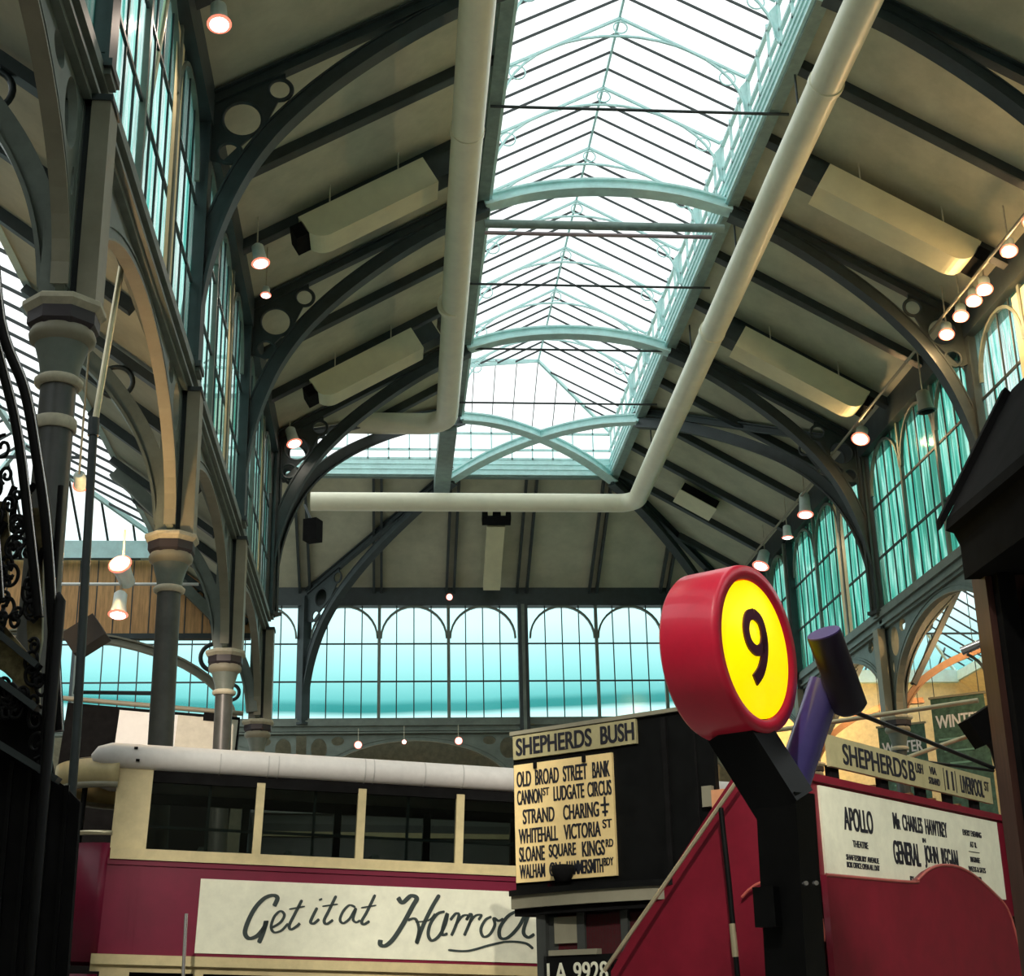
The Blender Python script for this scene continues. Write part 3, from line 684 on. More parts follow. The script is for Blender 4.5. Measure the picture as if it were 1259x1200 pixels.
lamp((6.3, 39.85, 13.1), 'pink glowing track lamp just above the red drum sign', 'track lamps, right', (-.4, -.3, -1), .2, .5, power=40, rod=.8)
lamp((6.6, 27.1, 12.72), 'unlit bell shaped lantern hanging before the right windows', None, (.1, 0, -1), .17, .42, on=False, name='lantern', rod=1.25)
lamp((-8.19, 18.0, 7.85), 'bright star like lamp left of the second column', None, (-.05, .95, -.3), .09, .2, power=1500, rod=2.3, spread=.7)
lamp((-7.55, 17.6, 6.65), 'bright tall lamp left of the second column capital', None, (-.1, -.6, .3), .12, .34, warm=True, power=70, rod=0)
MB_ = lamp((-7.56, 17.7, 6.1), 'pale glass lantern below the bright tall lamp', None, (0, -.3, -1), .1, .28, power=0, rod=.8)
for p, lb in (((-5.22, 45.6, 8.99), 'left'), ((-3.81, 45.6, 9.07), 'middle, smallest'), ((-2.13, 45.6, 9.09), 'right')):
    lamp(p, 'small pink lamp under the back wall arch, '+lb, 'lamps under the back arch', (0, -1, -.2), .1 if 'mid' not in lb else .06, .15, power=10, rod=.5)
lamp((-2.39, 45.6, 13.68), 'tiny red and white lamp on the beam over the back windows', None, (.2, -1, -.3), .09, .12, power=0, rod=0)
for x, lb in ((6.2, 'outer'), (5.95, 'inner')):
    setp(MB().tube([(x, 12, 13.75), (x, 34.0, 13.62)] if x > 6 else [(x+.3, 34, 13.6), (x+.3, 44, 13.55)], .03, 8).build('lamp_track', BEIGE), 'thin beige lamp track under the right roof slope, '+('near run' if x > 6 else 'far run'), 'track', 'lamp tracks')
t = thing('loudspeaker', 'small black loudspeaker under the left arch above the back windows', 'speaker', (-6.3, 38, 13.6))
MB(frame((-6.35, 38, 13.5), (.9, -.4, 0), (.4, .9, 0), (0, 0, 1))).box(-.2, .2, -.2, .2, -.3, .3).build('cabinet', SOOT, t); MB().tube([(-6.4, 38, 13.8), (-6.6, 38.2, 14.3)], .03, 6).build('bracket', IRON, t)
t = thing('theatre_spot', 'big brown theatre spotlight left of the second column', 'spotlight', (-8.1, 18.6, 5.6))
M = frame((-8.02, 18.3, 5.95), (.8, 0, .55), (0, 1, 0), (-.55, 0, .8)); MB(M).box(-.26, .2, -.2, .2, -.16, .16).build('housing', mat('dark_brown_paint', (.06, .05, .04), .6), t); MB().tube([(-8.1, 18.4, 5.8), (-8.2, 18.6, 5.3), (-7.2, 18.7, 5.3)], .03, 6).build('yoke', IRON, t)
setp(MB().tube([(-11.4, 31.2, 10.15), (-8.4, 31.2, 10.15)], .035, 8).build('fluorescent_tube', WHITE), 'thin white tube across the brown boarding', 'tube')

# ------------------------------------------------------------------ the tram on the left
def vframe(A, az, tilt=0.0):
    """upright frame at A: u along the side (azimuth az), v up, w towards the viewer's side"""
    a = math.radians(az); e1 = Vector((math.sin(a), math.cos(a), tilt)).normalized(); n = Vector((math.cos(a), -math.sin(a), 0))
    e3 = n.cross(e1)
    if e3.z < 0: e3 = -e3
    return frame((A[0], A[1], 0), e1, e3, n)
TM = vframe((-7.312, 16.2), 80, -.043)
tram = thing('tram', 'maroon and cream double deck tram with white canvas roof and large shop advertisement', 'tram', (-4.3, 17.0, 0))
TL, TD = 8.6, -1.95
def tb(name, m, boxes, parent=None):
    mb = MB(TM)
    for b in boxes: mb.box(*b)
    return mb.build(name, m, parent or tram)
tb('side_panel', MAROON, [(-.04, TL, 2.10, 3.07, -.05, 0)])
tb('side_panel', MAROON, [(-.04, TL, 2.10, 3.07, TD, TD+.05)])
tb('panel_joint', MAROON, [(.20, .225, 2.1, 3.07, 0, .012), (.28, .30, 2.1, 3.07, 0, .012), (-.04, TL, 3.0, 3.07, 0, .02)])
tb('waist_rail', CREAM, [(-.02, TL, 3.07, 3.17, -.06, .03), (-.02, TL, 3.055, 3.075, 0, .045)])
tb('waist_rail', CREAM, [(-.02, TL, 3.07, 3.17, TD, TD+.08)])
tb('end_pillar', CREAM, [(-.03, .34, 3.17, 4.02, -.10, .0)])
tb('end_pillar', CREAM, [(-.03, .34, 3.17, 4.02, TD, TD+.1)])
for s_ in (1.50, 2.62, 3.74, 4.86, 5.98, 7.1):
    tb('window_pillar', CREAM, [(s_-.045, s_+.045, 3.17, 3.93, -.07, .01)])
    tb('window_pillar', SHAFT, [(s_-.045, s_+.045, 3.17, 3.93, TD, TD+.07)])
tb('header', SOOT, [(.30, TL, 3.88, 4.0, -.06, -.01), (.30, TL, 3.88, 4.0, TD, TD+.06)])
for i_, (a, b) in enumerate(((.34, 1.455), (1.545, 2.575), (2.665, 3.695), (3.785, 4.815), (4.905, 5.9))):
    tb('window_pane', G_TRAM, [(a, b, 3.17, 3.89, -.045, -.04)])
tb('grab_rail', IRON, [(.34, TL, 3.40, 3.43, -.12, -.09), (.95, .98, 3.17, 3.9, -.14, -.11), (2.1, 2.13, 3.17, 3.9, -.14, -.11), (3.15, 3.18, 3.17, 3.9, -.14, -.11)])
tb('upper_floor', SOOT, [(0, TL, 2.12, 2.2, TD+.06, -.06)])
tb('lower_cornice', CREAM, [(-.10, TL, 2.0, 2.10, -.1, .06), (-.10, TL, 1.93, 2.0, -.1, .0)])
tb('lower_pillar', CREAM, [(.0, .30, .9, 1.93, -.1, 0)]+[(s_-.05, s_+.05, .9, 1.93, -.08, 0) for s_ in (1.0, 2.1, 3.2, 4.3, 5.4)])
tb('lower_body', MAROON, [(0, TL, .45, .95, TD, 0)])
tb('truck', SOOT, [(.6, TL-.6, 0, .45, TD+.3, -.3)])
tb('lower_interior', SOOT, [(.3, TL, .95, 1.95, TD+.1, -.35)])
# seats inside the upper deck
for i_ in range(7):
    s_ = .9+i_*.95; tb('seat', mat('tram_seat_grey', (.20, .21, .20), .6), [(s_, s_+.06, 2.2, 3.24, -.85, -.2), (s_, s_+.42, 2.6, 2.66, -.85, -.2)])
# canvas roof: rolled edge and crown
def roof_edge(w):
    mb = MB(TM); pts = [(-.30, 4.10, w-.03), (-.24, 4.13, w), (-.12, 4.14, w), (TL+.2, 4.12, w)]
    mb.tube(pts, [.05, .10, .135, .135], 20); return mb
roof_edge(-.02).build('roof_roll', CANVAS, tram); roof_edge(TD+.02).build('roof_roll', CANVAS, tram)
for s_ in (1.03, 1.55, 1.66, 2.62, 2.72, 3.3, 3.74): MB(TM).tube([(s_, 4.13, -.02), (s_+.012, 4.13, -.02)], .139, 20).build('roof_seam', mat('canvas_seam_grey', (.50, .49, .46), .6), tram)
mb = MB(TM); prof = [(TD*q/12, 4.14+.16*math.sin(PI*q/12)) for q in range(13)]
vs = [(s_, h, w) for s_ in (-.3, TL) for w, h in prof]+[(s_, h-.05, w) for s_ in (-.3, TL) for w, h in prof]
fs = [(i, i+1, 14+i, 13+i) for i in range(12)]+[(26+i, 27+i, 40+i, 39+i) for i in range(12)]+[(i, i+1, 27+i, 26+i) for i in range(12)]
mb.add(vs, fs); mb.build('roof_deck', CANVAS, tram)
mb = MB(TM)
for z in (4.10, 4.20): mb.torus((.14, z, .115), .008, .012, TM, 10, 5)
mb = MB(TM); mb.box(.11, .15, 4.20, 4.225, .08, .118); mb.box(.14, .18, 4.07, 4.095, .10, .128); mb.build('roof_bolts', SOOT, tram)
# curved dash of the end balcony
n = 18; pts = []
for q in range(n+1):
    a = PI*q/n; pts.append((-.02-.62*math.sin(a), TD/2-TD/2*math.cos(a)*-1))
def curved(name, m, z0f, z1f, off=0, th=.04, skip=(0, n)):
    mb = MB(TM); vs = []
    for q in range(skip[0], skip[1]+1):
        s_, w = pts[q]; k = math.sin(PI*q/n)
        for (o, z) in ((off, z0f(k)), (off, z1f(k)), (off+th, z1f(k)), (off+th, z0f(k))):
            c = Vector((-.02, TD/2)); d = (Vector((s_, w))-c); d = d*(1-(o/ max(d.length, .01))); p = c+d; vs.append((p.x, z, p.y))
    m_ = skip[1]-skip[0]
    fs = [(4*i+k, 4*i+(k+1) % 4, 4*i+4+(k+1) % 4, 4*i+4+k) for i in range(m_) for k in range(4)]
    mb.add(vs, fs+[(3, 2, 1, 0), tuple(4*m_+k for k in range(4))], True); return mb.build(name, m, tram)
curved('dash', MAROON, lambda k: 2.02, lambda k: 3.22)
curved('dash_rail', BRASS, lambda k: 3.30, lambda k: 3.345, -.02, .05)
curved('canopy', CREAM, lambda k: 3.84, lambda k: 4.10, -.08)
curved('canopy_edge', BEIGE, lambda k: 3.80, lambda k: 3.85, -.09, .12)
mb = MB(TM); vs = [(-.02, 4.14, 0), (-.02, 4.14, TD)]+[(p[0], 4.08, p[1]) for p in pts]
mb.add(vs, [tuple(range(2, len(vs)))]); mb.add([(v[0], v[1]+.05, v[2]) for v in vs], [tuple(range(2, len(vs)))]); mb.build('canopy_roof', CANVAS, tram)
mb = MB(TM)
for q in (3, 6, 9, 13): mb.tube([(pts[q][0]+.02, 3.2, pts[q][1]), (pts[q][0]+.02, 3.34, pts[q][1])], .014, 6)
mb.tube([(-.36, 3.2, -.25), (-.36, 3.84, -.25)], .03, 8); mb.build('rail_stanchion', BLACK, tram)
curved('lower_dash', MAROON, lambda k: .6, lambda k: 1.9)
# advertisement
tad_ = tb('advert_board', ADCREAM, [(.94, 5.9, 2.135, 2.89, 0, .018)])
def su(x, y):
    X = 240+x/2.998; Y = 950+y/2.998
    return (1.44+(X-303)*.00899, 2.70-(Y-1105)*.0083+(X-303)*.00033)
STROKES = [
 ([(286, 492), (296, 462), (280, 451), (250, 462), (220, 498), (198, 550), (191, 590), (207, 610), (235, 600), (258, 568), (262, 548), (254, 590), (242, 627)], 13),
 ([(283, 572), (312, 552), (325, 525), (310, 510), (290, 530), (281, 566), (292, 588), (318, 582), (340, 556)], 8),
 ([(384, 468), (362, 520), (345, 562), (352, 578), (372, 566), (382, 555)], 9), ([(340, 503), (396, 492)], 6),
 ([(440, 497), (424, 535), (420, 552), (432, 556), (450, 540)], 9), ([(449, 463), (452, 470)], 10),
 ([(506, 452), (482, 510), (468, 545), (478, 558), (500, 543)], 9), ([(458, 492), (514, 484)], 6),
 ([(578, 496), (556, 488), (534, 512), (525, 543), (538, 555), (560, 538), (580, 500), (572, 540), (584, 552), (598, 545)], 8),
 ([(648, 448), (620, 515), (604, 548), (612, 560), (632, 548)], 9), ([(598, 498), (654, 488)], 6),
 ([(732, 458), (750, 478), (780, 452), (802, 462), (788, 492), (755, 560), (722, 615), (695, 640), (676, 636), (676, 618)], 14),
 ([(886, 448), (858, 500), (828, 570), (808, 634)], 12), ([(772, 545), (800, 540), (815, 580), (806, 632)], 9), ([(800, 552), (850, 545), (872, 520)], 6),
 ([(908, 512), (880, 522), (856, 560), (850, 600), (864, 622), (890, 605), (912, 560), (918, 520), (904, 570), (902, 600), (922, 596)], 10),
 ([(930, 545), (950, 520), (962, 528), (948, 575), (936, 604)], 9), ([(950, 565), (975, 530), (998, 528), (990, 545)], 8),
 ([(990, 545), (1004, 522), (1010, 535), (996, 575), (984, 604)], 9), ([(998, 565), (1022, 530), (1046, 526), (1036, 545)], 8),
 ([(1085, 532), (1062, 545), (1046, 580), (1056, 608), (1080, 600), (1098, 565), (1094, 538), (1112, 548), (1130, 540)], 9),
 ([(1180, 512), (1148, 530), (1118, 575), (1120, 612), (1150, 612), (1190, 570), (1215, 520)], 11), ([(1262, 440), (1225, 530), (1208, 590), (1226, 612), (1250, 600)], 11),
 ([(1320, 530), (1292, 530), (1300, 560), (1310, 585), (1290, 612), (1268, 600)], 10),
 ([(925, 658), (1000, 662), (1085, 640), (1150, 628), (1215, 634), (1246, 656)], 9)]
mb = MB(TM)
for pts_, wd in STROKES:
    P = smooth([su(*p) for p in pts_], 7); h = wd*.5*.003*1.06; L = []; Rr = []
    for i, p in enumerate(P):
        d = (P[min(i+1, len(P)-1)]-P[max(i-1, 0)]).normalized(); nn = Vector((-d.y, d.x)); k = h*(.75+.45*abs(d.y))
        if i in (0, len(P)-1): k *= .6
        L.append(p+nn*k); Rr.append(p-nn*k)
    vs = [(q.x, q.y, .019+.0002*len(mb.f) % .003) for q in L]+[(q.x, q.y, .019+.0002*len(mb.f) % .003) for q in Rr]; m_ = len(P)
    vs2 = [(v[0], v[1], .026) for v in vs]
    mb.add(vs2+[(v[0], v[1], .017) for v in vs], [(i, i+1, m_+i+1, m_+i) for i in range(m_-1)]+[(i, i+1, 2*m_+i+1, 2*m_+i) for i in range(m_-1)]+[(m_+i, m_+i+1, 3*m_+i+1, 3*m_+i) for i in range(m_-1)])
mb.build('brush_lettering', LETTERG, tad_)
setp(MB().tube([(-6.30, 15.6, 0), (-6.30, 15.6, 2.45)], .018, 8).build('barrier_post', CHROME), 'slim grey barrier post in front of the maroon tram side', 'post')

# trolley pole with light rope, rising past the first column
t = thing('trolley_pole', 'long slanting trolley pole, pale above and dark below, left of the second column', 'pole', (-7.42, 15, 4.2))
MB().tube([(-7.40, 15, 0), (-7.39, 15, 4.2), (-7.45, 15, 7.4)], .045, 10).build('pole', IRON, t)
MB().tube([(-7.45, 15, 7.4), (-6.98, 15, 12.9), (-6.85, 15, 14.4)], .035, 10).build('rope', BRASS, t)
MB().tube([(-7.45, 15, 7.35), (-7.455, 15, 7.55)], .06, 10).build('joint', IRON, t)

# vehicle behind the tram with the white side board
VM = vframe((-10.3, 26.6), 84, -.075)
t = thing('museum_van', 'dark topped vehicle behind the tram with a bright white side board', 'vehicle', (-8.5, 27, 0))
MB(VM).box(-.2, 2.85, .5, 6.72, -2.2, -.02).build('body', SOOT, t)
MB(VM).box(.72, 1.75, 5.6, 6.66, -.02, .02).build('side_board', WHITE, t)
MB(VM).box(1.75, 2.82, 5.6, 6.66, -.02, .02).build('painted_board', mat('cream_side_board', (.62, .60, .48), .5), t)
mb = MB(VM); mb.tube([(-.3, 6.78, .04), (2.9, 6.78, .04)], .045, 8); mb.build('cornice', BEIGE, t)
mb = MB(VM)
for a_, b_, c_ in ((0, 0, .12), (0, 0, .26)): mb.torus((2.3, 6.30, .03), c_, .03, VM, 24, 5)
mb.build('painted_crest', YELP, t); MB(VM).box(2.2, 2.4, 6.6, 6.75, .02, .06).build('lamp_bracket', SOOT, t)
MB(VM).box(.2, 2.7, 0, .5, -2, -.2).build('wheels', SOOT, t)

# ------------------------------------------------------------------ the open-top bus
BA = (-.9385, 11.678)
SM = vframe(BA, 42)                      # offside: u forward, w towards the viewer
RM = vframe(BA, -48); RM = frame(RM.translation, RM.col[0].xyz, (0, 0, 1), -RM.col[2].xyz)   # rear: u to the near side, w backwards towards the viewer
bus = thing('open_top_bus', 'red open top bus with outside stairs, route boards and theatre advertisement', 'bus', (.6, 14.5, 0))
def sb(name, m, boxes, M=SM, parent=None):
    mb = MB(M)
    for b in boxes: mb.box(*b)
    return mb.build(name, m, parent or bus)
sb('lower_body', BUSRED, [(.0, 5.6, .5, 2.30, -2.5, -.05)])
sb('side_panel', BUSRED, [(-.02, 4.9, 2.25, 3.20, -.08, 0), (-.02, 4.9, 3.18, 3.24, -.10, .03)])
sb('upper_floor', SOOT, [(0, 4.9, 2.25, 2.33, -2.6, -.08)])
sb('far_side_panel', BUSRED, [(0, 4.9, 2.3, 3.2, -2.6, -2.52)])
sb('front_panel', BUSRED, [(4.82, 4.9, 2.3, 3.25, -2.52, -.08)])
ad_ = sb('advert_board', ADCREAM, [(.16, 4.15, 2.40, 3.155, 0, .02)])
rb_ = sb('route_board', BOARD2, [(.42, 4.12, 3.335, 3.595, -.02, .02)])
for u in (.5, 1.5, 2.35, 3.0, 3.7): sb('board_bracket', SOOT, [(u, u+.16, 3.2, 3.36, -.08, -.03)])
for i_, u in enumerate((.85, 1.75, 2.55, 3.1, 3.75)):
    sb('seat', SEAT, [(u, u+.07, 2.6, 3.33, -1.1, -.2), (u, u+.55, 2.8, 2.86, -1.1, -.2), (u+.25, u+.6, 3.16, 3.32, -.45, -.40)])
def st(s_, name, u0, u1, v0, v1, w=.021, M=SM, m=LETTER, bold=.0): return text(s_, name, m, rb_ if v0 > 3.3 else ad_, M, u0, u1, v0, v1, w, bold)
st('SHEPHERDS', 'lettering', .66, 1.98, 3.375, 3.55, bold=.02); st('B', 'lettering', 2.03, 2.16, 3.375, 3.55, bold=.02); st('USH', 'lettering', 2.19, 2.36, 3.46, 3.55, bold=.02)
st('VIA', 'lettering', 2.52, 2.68, 3.48, 3.55, bold=.02); st('STRAND', 'lettering', 2.48, 2.74, 3.385, 3.45, bold=.02); st('11', 'lettering', 2.93, 3.09, 3.375, 3.555, bold=.03)
st('LIVERPOOL', 'lettering', 3.28, 3.88, 3.375, 3.545, bold=.02); st('ST', 'lettering', 3.92, 4.04, 3.45, 3.545, bold=.02)
sb('lettering_rule', LETTER, [(2.86, 2.875, 3.36, 3.57, .02, .023), (3.15, 3.165, 3.36, 3.57, .02, .023)])
st('APOLLO', 'lettering', .56, 1.12, 2.83, 3.02, bold=.025); st('THEATRE', 'lettering', .69, .98, 2.70, 2.755, bold=.02)
st('SHAFTESBURY AVENUE', 'lettering', .54, 1.17, 2.59, 2.635, bold=.02); st('BOX OFFICE OPEN ALL DAY', 'lettering', .54, 1.17, 2.53, 2.575, bold=.02)
st('M', 'lettering', 1.56, 1.64, 2.91, 3.05, bold=.03); st('R', 'lettering', 1.655, 1.70, 2.91, 3.0, bold=.02)
st('CHARLES', 'lettering', 1.76, 2.2, 2.91, 3.05, bold=.03); st('HAWTREY', 'lettering', 2.27, 2.78, 2.91, 3.05, bold=.03)
st('IN', 'lettering', 2.17, 2.24, 2.83, 2.87, bold=.02)
st('GENERAL', 'lettering', 1.50, 2.07, 2.61, 2.81, bold=.03); st('JOHN', 'lettering', 2.18, 2.49, 2.61, 2.81, bold=.03); st('REGAN', 'lettering', 2.58, 2.97, 2.61, 2.81, bold=.03)
st('BY', 'lettering', 1.80, 1.88, 2.47, 2.52, bold=.02); st('GEORGE', 'lettering', 1.92, 2.1, 2.47, 2.52, bold=.02)
st('EVERY EVENING', 'lettering', 3.18, 3.66, 2.965, 3.02, bold=.02); st('AT 8.', 'lettering', 3.33, 3.50, 2.86, 2.915, bold=.02)
sb('lettering_rule', LETTER, [(3.28, 3.56, 2.815, 2.822, .02, .023)])
st('MATINEE', 'lettering', 3.30, 3.54, 2.72, 2.77, bold=.02); st('WEDS & SATS', 'lettering', 3.22, 3.66, 2.63, 2.68, bold=.02); st('AT 2.30', 'lettering', 3.35, 3.52, 2.54, 2.59, bold=.02)
# lobed red panel in front of the advertisement
lob = [(-.02, 1.2), (-.02, 2.44), (1.62, 2.455), (1.78, 2.485), (1.98, 2.56), (2.2, 2.615), (2.45, 2.64), (2.75, 2.64), (3.05, 2.60), (3.35, 2.52), (3.62, 2.43), (3.85, 2.34), (4.0, 2.2), (4.1, 1.95), (4.12, 1.2)]
plate('lobed_panel', BUSRED, lob, [], .05, .10, SM, bus)
mb = MB(SM); mb.tube([(p.x, p.y, .10) for p in smooth(lob[1:-1], 3)], .014, 6); mb.build('panel_bead', mat('red_bead', (.42, .10, .08), .4), bus)
# rear: black decency panel and boards
sb('rear_panel', BLACK, [(.84, 2.95, 2.47, 3.88, -.06, 0)], RM)
sb('rear_panel_rib', SOOT, [(1.28, 1.33, 2.5, 3.85, 0, .03), (1.0, 1.02, 2.5, 3.85, 0, .015)], RM)
sb('rear_top_rail', BEIGE, [(.80, 2.96, 3.88, 3.915, -.05, .04)], RM)
db_ = sb('destination_board', BOARD2, [(1.58, 2.93, 3.655, 3.87, .0, .03)], RM)
lb_ = sb('route_list_board', BOARD, [(1.845, 2.925, 2.555, 3.605, .0, .03)], RM)
RF = RM @ Matrix(((-1, 0, 0, 0), (0, 1, 0, 0), (0, 0, 1, 0), (0, 0, 0, 1)))    # reads left to right seen from behind
def rt(s_, u0, u1, v0, v1, w=.032, m=LETTER, bold=.02): return text(s_, 'lettering', m, db_ if v0 > 3.65 else lb_ if v0 > 2.5 else np_, RF, -u0, -u1, v0, v1, w, bold)
rt('SHEPHERDS', 2.89, 2.05, 3.685, 3.845, bold=.04); rt('BUSH', 1.95, 1.60, 3.685, 3.845, bold=.04)
yv = 3.385
rt('OLD', 2.89, 2.73, 3.40, 3.54); rt('BROAD', 2.68, 2.42, 3.40, 3.54); rt('STREET', 2.37, 2.11, 3.40, 3.54); rt('BANK', 2.05, 1.87, 3.40, 3.54)
rt('CANNON', 2.89, 2.61, 3.24, 3.37); rt('ST', 2.60, 2.53, 3.30, 3.37); rt('LUDGATE', 2.48, 2.15, 3.24, 3.37); rt('CIRCUS', 2.11, 1.86, 3.24, 3.37)
rt('STRAND', 2.83, 2.48, 3.065, 3.195); rt('CHARING', 2.38, 2.0, 3.065, 3.195)
sb('cross_mark', LETTER, [(1.925, 1.945, 3.06, 3.23, .03, .034), (1.89, 1.98, 3.15, 3.17, .03, .034), (1.905, 1.965, 3.09, 3.11, .03, .034)], RM, lb_)
rt('WHITEHALL', 2.88, 2.45, 2.895, 3.025); rt('VICTORIA', 2.38, 1.99, 2.895, 3.025); rt('ST', 1.965, 1.87, 2.96, 3.035)
rt('SLOANE', 2.88, 2.60, 2.735, 2.865); rt('SQUARE', 2.55, 2.26, 2.735, 2.865); rt('KINGS', 2.19, 1.955, 2.735, 2.865); rt('RD', 1.94, 1.865, 2.80, 2.865)
rt('WALHAM', 2.88, 2.60, 2.59, 2.71); rt('GN', 2.55, 2.43, 2.59, 2.71); rt('HAMMERSMITH', 2.36, 1.98, 2.59, 2.71); rt('BDY', 1.97, 1.87, 2.645, 2.71)
for u in (2.66, 2.12): sb('board_clip', SOOT, [(u, u+.03, 3.55, 3.62, .02, .05)], RM)
mb = MB(RM @ Matrix.Translation((2.36, 2.58, .10)) @ Matrix.Rotation(-PI/2, 4, 'X')); mb.lathe([(.03, -.06), (.07, -.04), (.105, .05), (.10, .09), (.02, .10)], n=14); mb.build('tail_lamp', SOOT, bus)
# curved edge moulding of the rear platform roof
def rear_curve(name, m, z0, z1, w0, w1):
    us = [2.97-(2.97-1.15)*q/14 for q in range(15)]
    mb = MB(RM); vs = []
    for u in us:
        b = .16*(1-((u-2.06)/.92)**2)
        vs += [(u, z0, w0+b), (u, z1, w0+b), (u, z1, w1+b), (u, z0, w1+b)]
    fs = [(4*i+k, 4*i+(k+1) % 4, 4*i+4+(k+1) % 4, 4*i+4+k) for i in range(14) for k in range(4)]
    mb.add(vs, fs+[(3, 2, 1, 0), (56, 57, 58, 59)]); return mb.build(name, m, bus)
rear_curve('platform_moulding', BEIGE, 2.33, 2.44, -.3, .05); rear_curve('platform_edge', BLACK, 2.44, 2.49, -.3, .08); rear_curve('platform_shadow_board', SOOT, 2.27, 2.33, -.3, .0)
sb('rear_bulkhead', mat('bus_rear_grey', (.05, .055, .05), .5), [(.9, 2.70, .5, 2.28, -.04, .0), (1.75, 1.82, 1.3, 2.28, 0, .04), (2.6, 2.70, 1.3, 2.28, .0, .05), (2.2, 2.28, 1.95, 2.28, 0, .03)], RM)
sb('ventilator', BEIGE, [(2.28, 2.52, 2.02, 2.24, .0, .03)], RM)
np_ = sb('number_plate', BLACK, [(1.93, 2.63, 1.66, 1.92, .0, .05)], RM); sb('plate_frame', BEIGE, [(2.05, 2.56, 1.92, 1.965, .0, .07)], RM)
rt('LA', 2.59, 2.38, 1.70, 1.86, .052, ADCREAM, .01); rt('9928', 2.31, 1.96, 1.70, 1.86, .052, ADCREAM, .01)
# red stair panel, sweeping up to the offside
n_ = 20; vs = []
mb = MB(RM)
for i_ in range(n_+1):
    u = -.02+1.95*i_/n_
    zt = 3.42 if u < .47 else 3.42-(u-.47)*(1.62/1.44)
    w = .05+.34*math.sin(min(1, max(0, u/1.93))*PI)**.8*.2
    vs += [(u, 1.2, w), (u, zt, w), (u, zt, w-.06), (u, 1.2, w-.06)]
mb.add(vs, [(4*i+k, 4*i+(k+1) % 4, 4*i+4+(k+1) % 4, 4*i+4+k) for i in range(n_) for k in range(4)]+[(3, 2, 1, 0), tuple(4*n_+k for k in range(4))], False)
mb.build('stair_panel', BUSRED, bus)
sb('stair_tread', SOOT, [(.5+.22*q, .8+.22*q, 3.05-.245*q, 3.10-.245*q, -.7, .04) for q in range(6)], RM)
sb('stair_foot_box', SEAT, [(.72, .86, 3.0, 3.18, -.1, .05)], RM); sb('stair_foot_box', BEIGE, [(.86, .95, 3.05, 3.22, -.1, .05)], RM)
MB(RM).tube([(.22, 3.50, .24), (1.80, 1.78, .34)], .018, 10).build('stair_handrail', BRASS, bus)
MB(RM).tube([(.66, 3.0, .26), (.63, 2.4, .26), (.60, 1.4, .26)], .022, 10).build('stair_pole', BLACK, bus)
MB(RM).tube([(.625, 2.1, .262), (.615, 1.85, .262)], .026, 10).build('pole_sleeve', BRASS, bus)
mb = MB(RM); mb.tube([(.30+.40*math.cos(a*PI/16), 2.02+.40*math.sin(a*PI/16), .15) for a in range(-2, 18)][6:], .013, 6)
mb.build('panel_bead', mat('bright_red_bead', (.55, .12, .09), .35), bus)
# handrails round the open deck
mb = MB(); P_ = lambda M, u, v, w: M @ Vector((u, v, w))
mb = MB(SM); mb.tube([(.25, 3.90, 0), (4.3, 3.72, 0)], .022, 8); mb.tube([(2.6, 3.62, -.1), (4.3, 3.69, 0)], .016, 8); mb.build('side_handrail', BLACK, bus)
mb = MB(SM); mb.tube([(4.4, 4.45, -.1), (4.4, 4.42, -2.5)], .026, 8); mb.tube([(4.4, 4.12, -.1), (4.4, 4.02, -.6), (4.3, 3.86, -1.2)], .024, 8); mb.build('front_handrail', BRASS, bus)
mb = MB(SM); mb.tube([(.3, 3.62, -1.3), (.3, 3.66, -2.3)], .02, 8); mb.tube([(.3, 3.36, -1.3), (.3, 3.40, -2.3)], .02, 8); mb.build('rear_handrail', BRASS, bus)
mb = MB(SM); mb.tube([(4.42, 1.0, .05), (4.45, 3.7, .05), (4.42, 3.95, .02), (4.35, 4.1, -.06), (4.2, 4.15, -.2)], .075, 12); mb.build('canopy_post', BLACK, bus)
sb('wheels', SOOT, [(.6, 1.5, 0, .9, -.5, -.1), (4.0, 4.9, 0, .9, -.5, -.1), (.6, 1.5, 0, .9, -2.4, -2.0), (4.0, 4.9, 0, .9, -2.4, -2.0)])

# ------------------------------------------------------------------ the drum sign with the 9
sign = thing('drum_sign', 'large red drum sign with glowing yellow face and a 9', 'sign', (-2.69, 5.8, 0))
FN = Vector((math.cos(math.radians(42)), -math.sin(math.radians(42)), 0)); FE = Vector((math.sin(math.radians(42)), math.cos(math.radians(42)), 0))
DC = Vector((-2.884, 5.40, 2.829)); DC = EYE+(DC-EYE)*1.07
DM = frame(DC, FE, (0, 0, 1), FN)        # u right, v up, w out of the face
mb = MB(DM); R_ = .348
mb.lathe([(R_*.2, -.26), (R_*.97, -.26), (R_, -.245), (R_, -.02), (R_*.985, 0), (R_*.84, 0), (R_*.82, -.03), (R_*.2, -.03)], n=64)
mb.build('drum', REDRIM, sign)
mb = MB(DM); mb.lathe([(.001, -.025), (R_*.815, -.025), (R_*.815, -.012), (.001, -.012)], n=64); face_ = mb.build('glowing_face', YEL, sign)
ring9 = smooth([(.0, .145), (-.052, .125), (-.075, .07), (-.055, .015), (0, -.008), (.055, .015), (.075, .07), (.052, .125), (0, .145)], 5)
mb = MB(DM); mb.sweep([(p.x, p.y) for p in ring9], -.023, .023, -.012, -.004)
mb.sweep([(p.x, p.y) for p in smooth([(.074, .08), (.078, .03), (.062, -.03), (.025, -.09), (-.03, -.135)], 5)], -.025, .025, -.012, -.004); mb.build('numeral', NINE, face_)
top = DC-FN*.13-Vector((0, 0, R_-.05)); k1 = Vector((-2.70, 5.86, 2.24)); 
mb = MB(); mb.bar(top, k1+Vector((0, 0, .05)), .16, .20, FN); mb.build('arm', BLACK, sign)
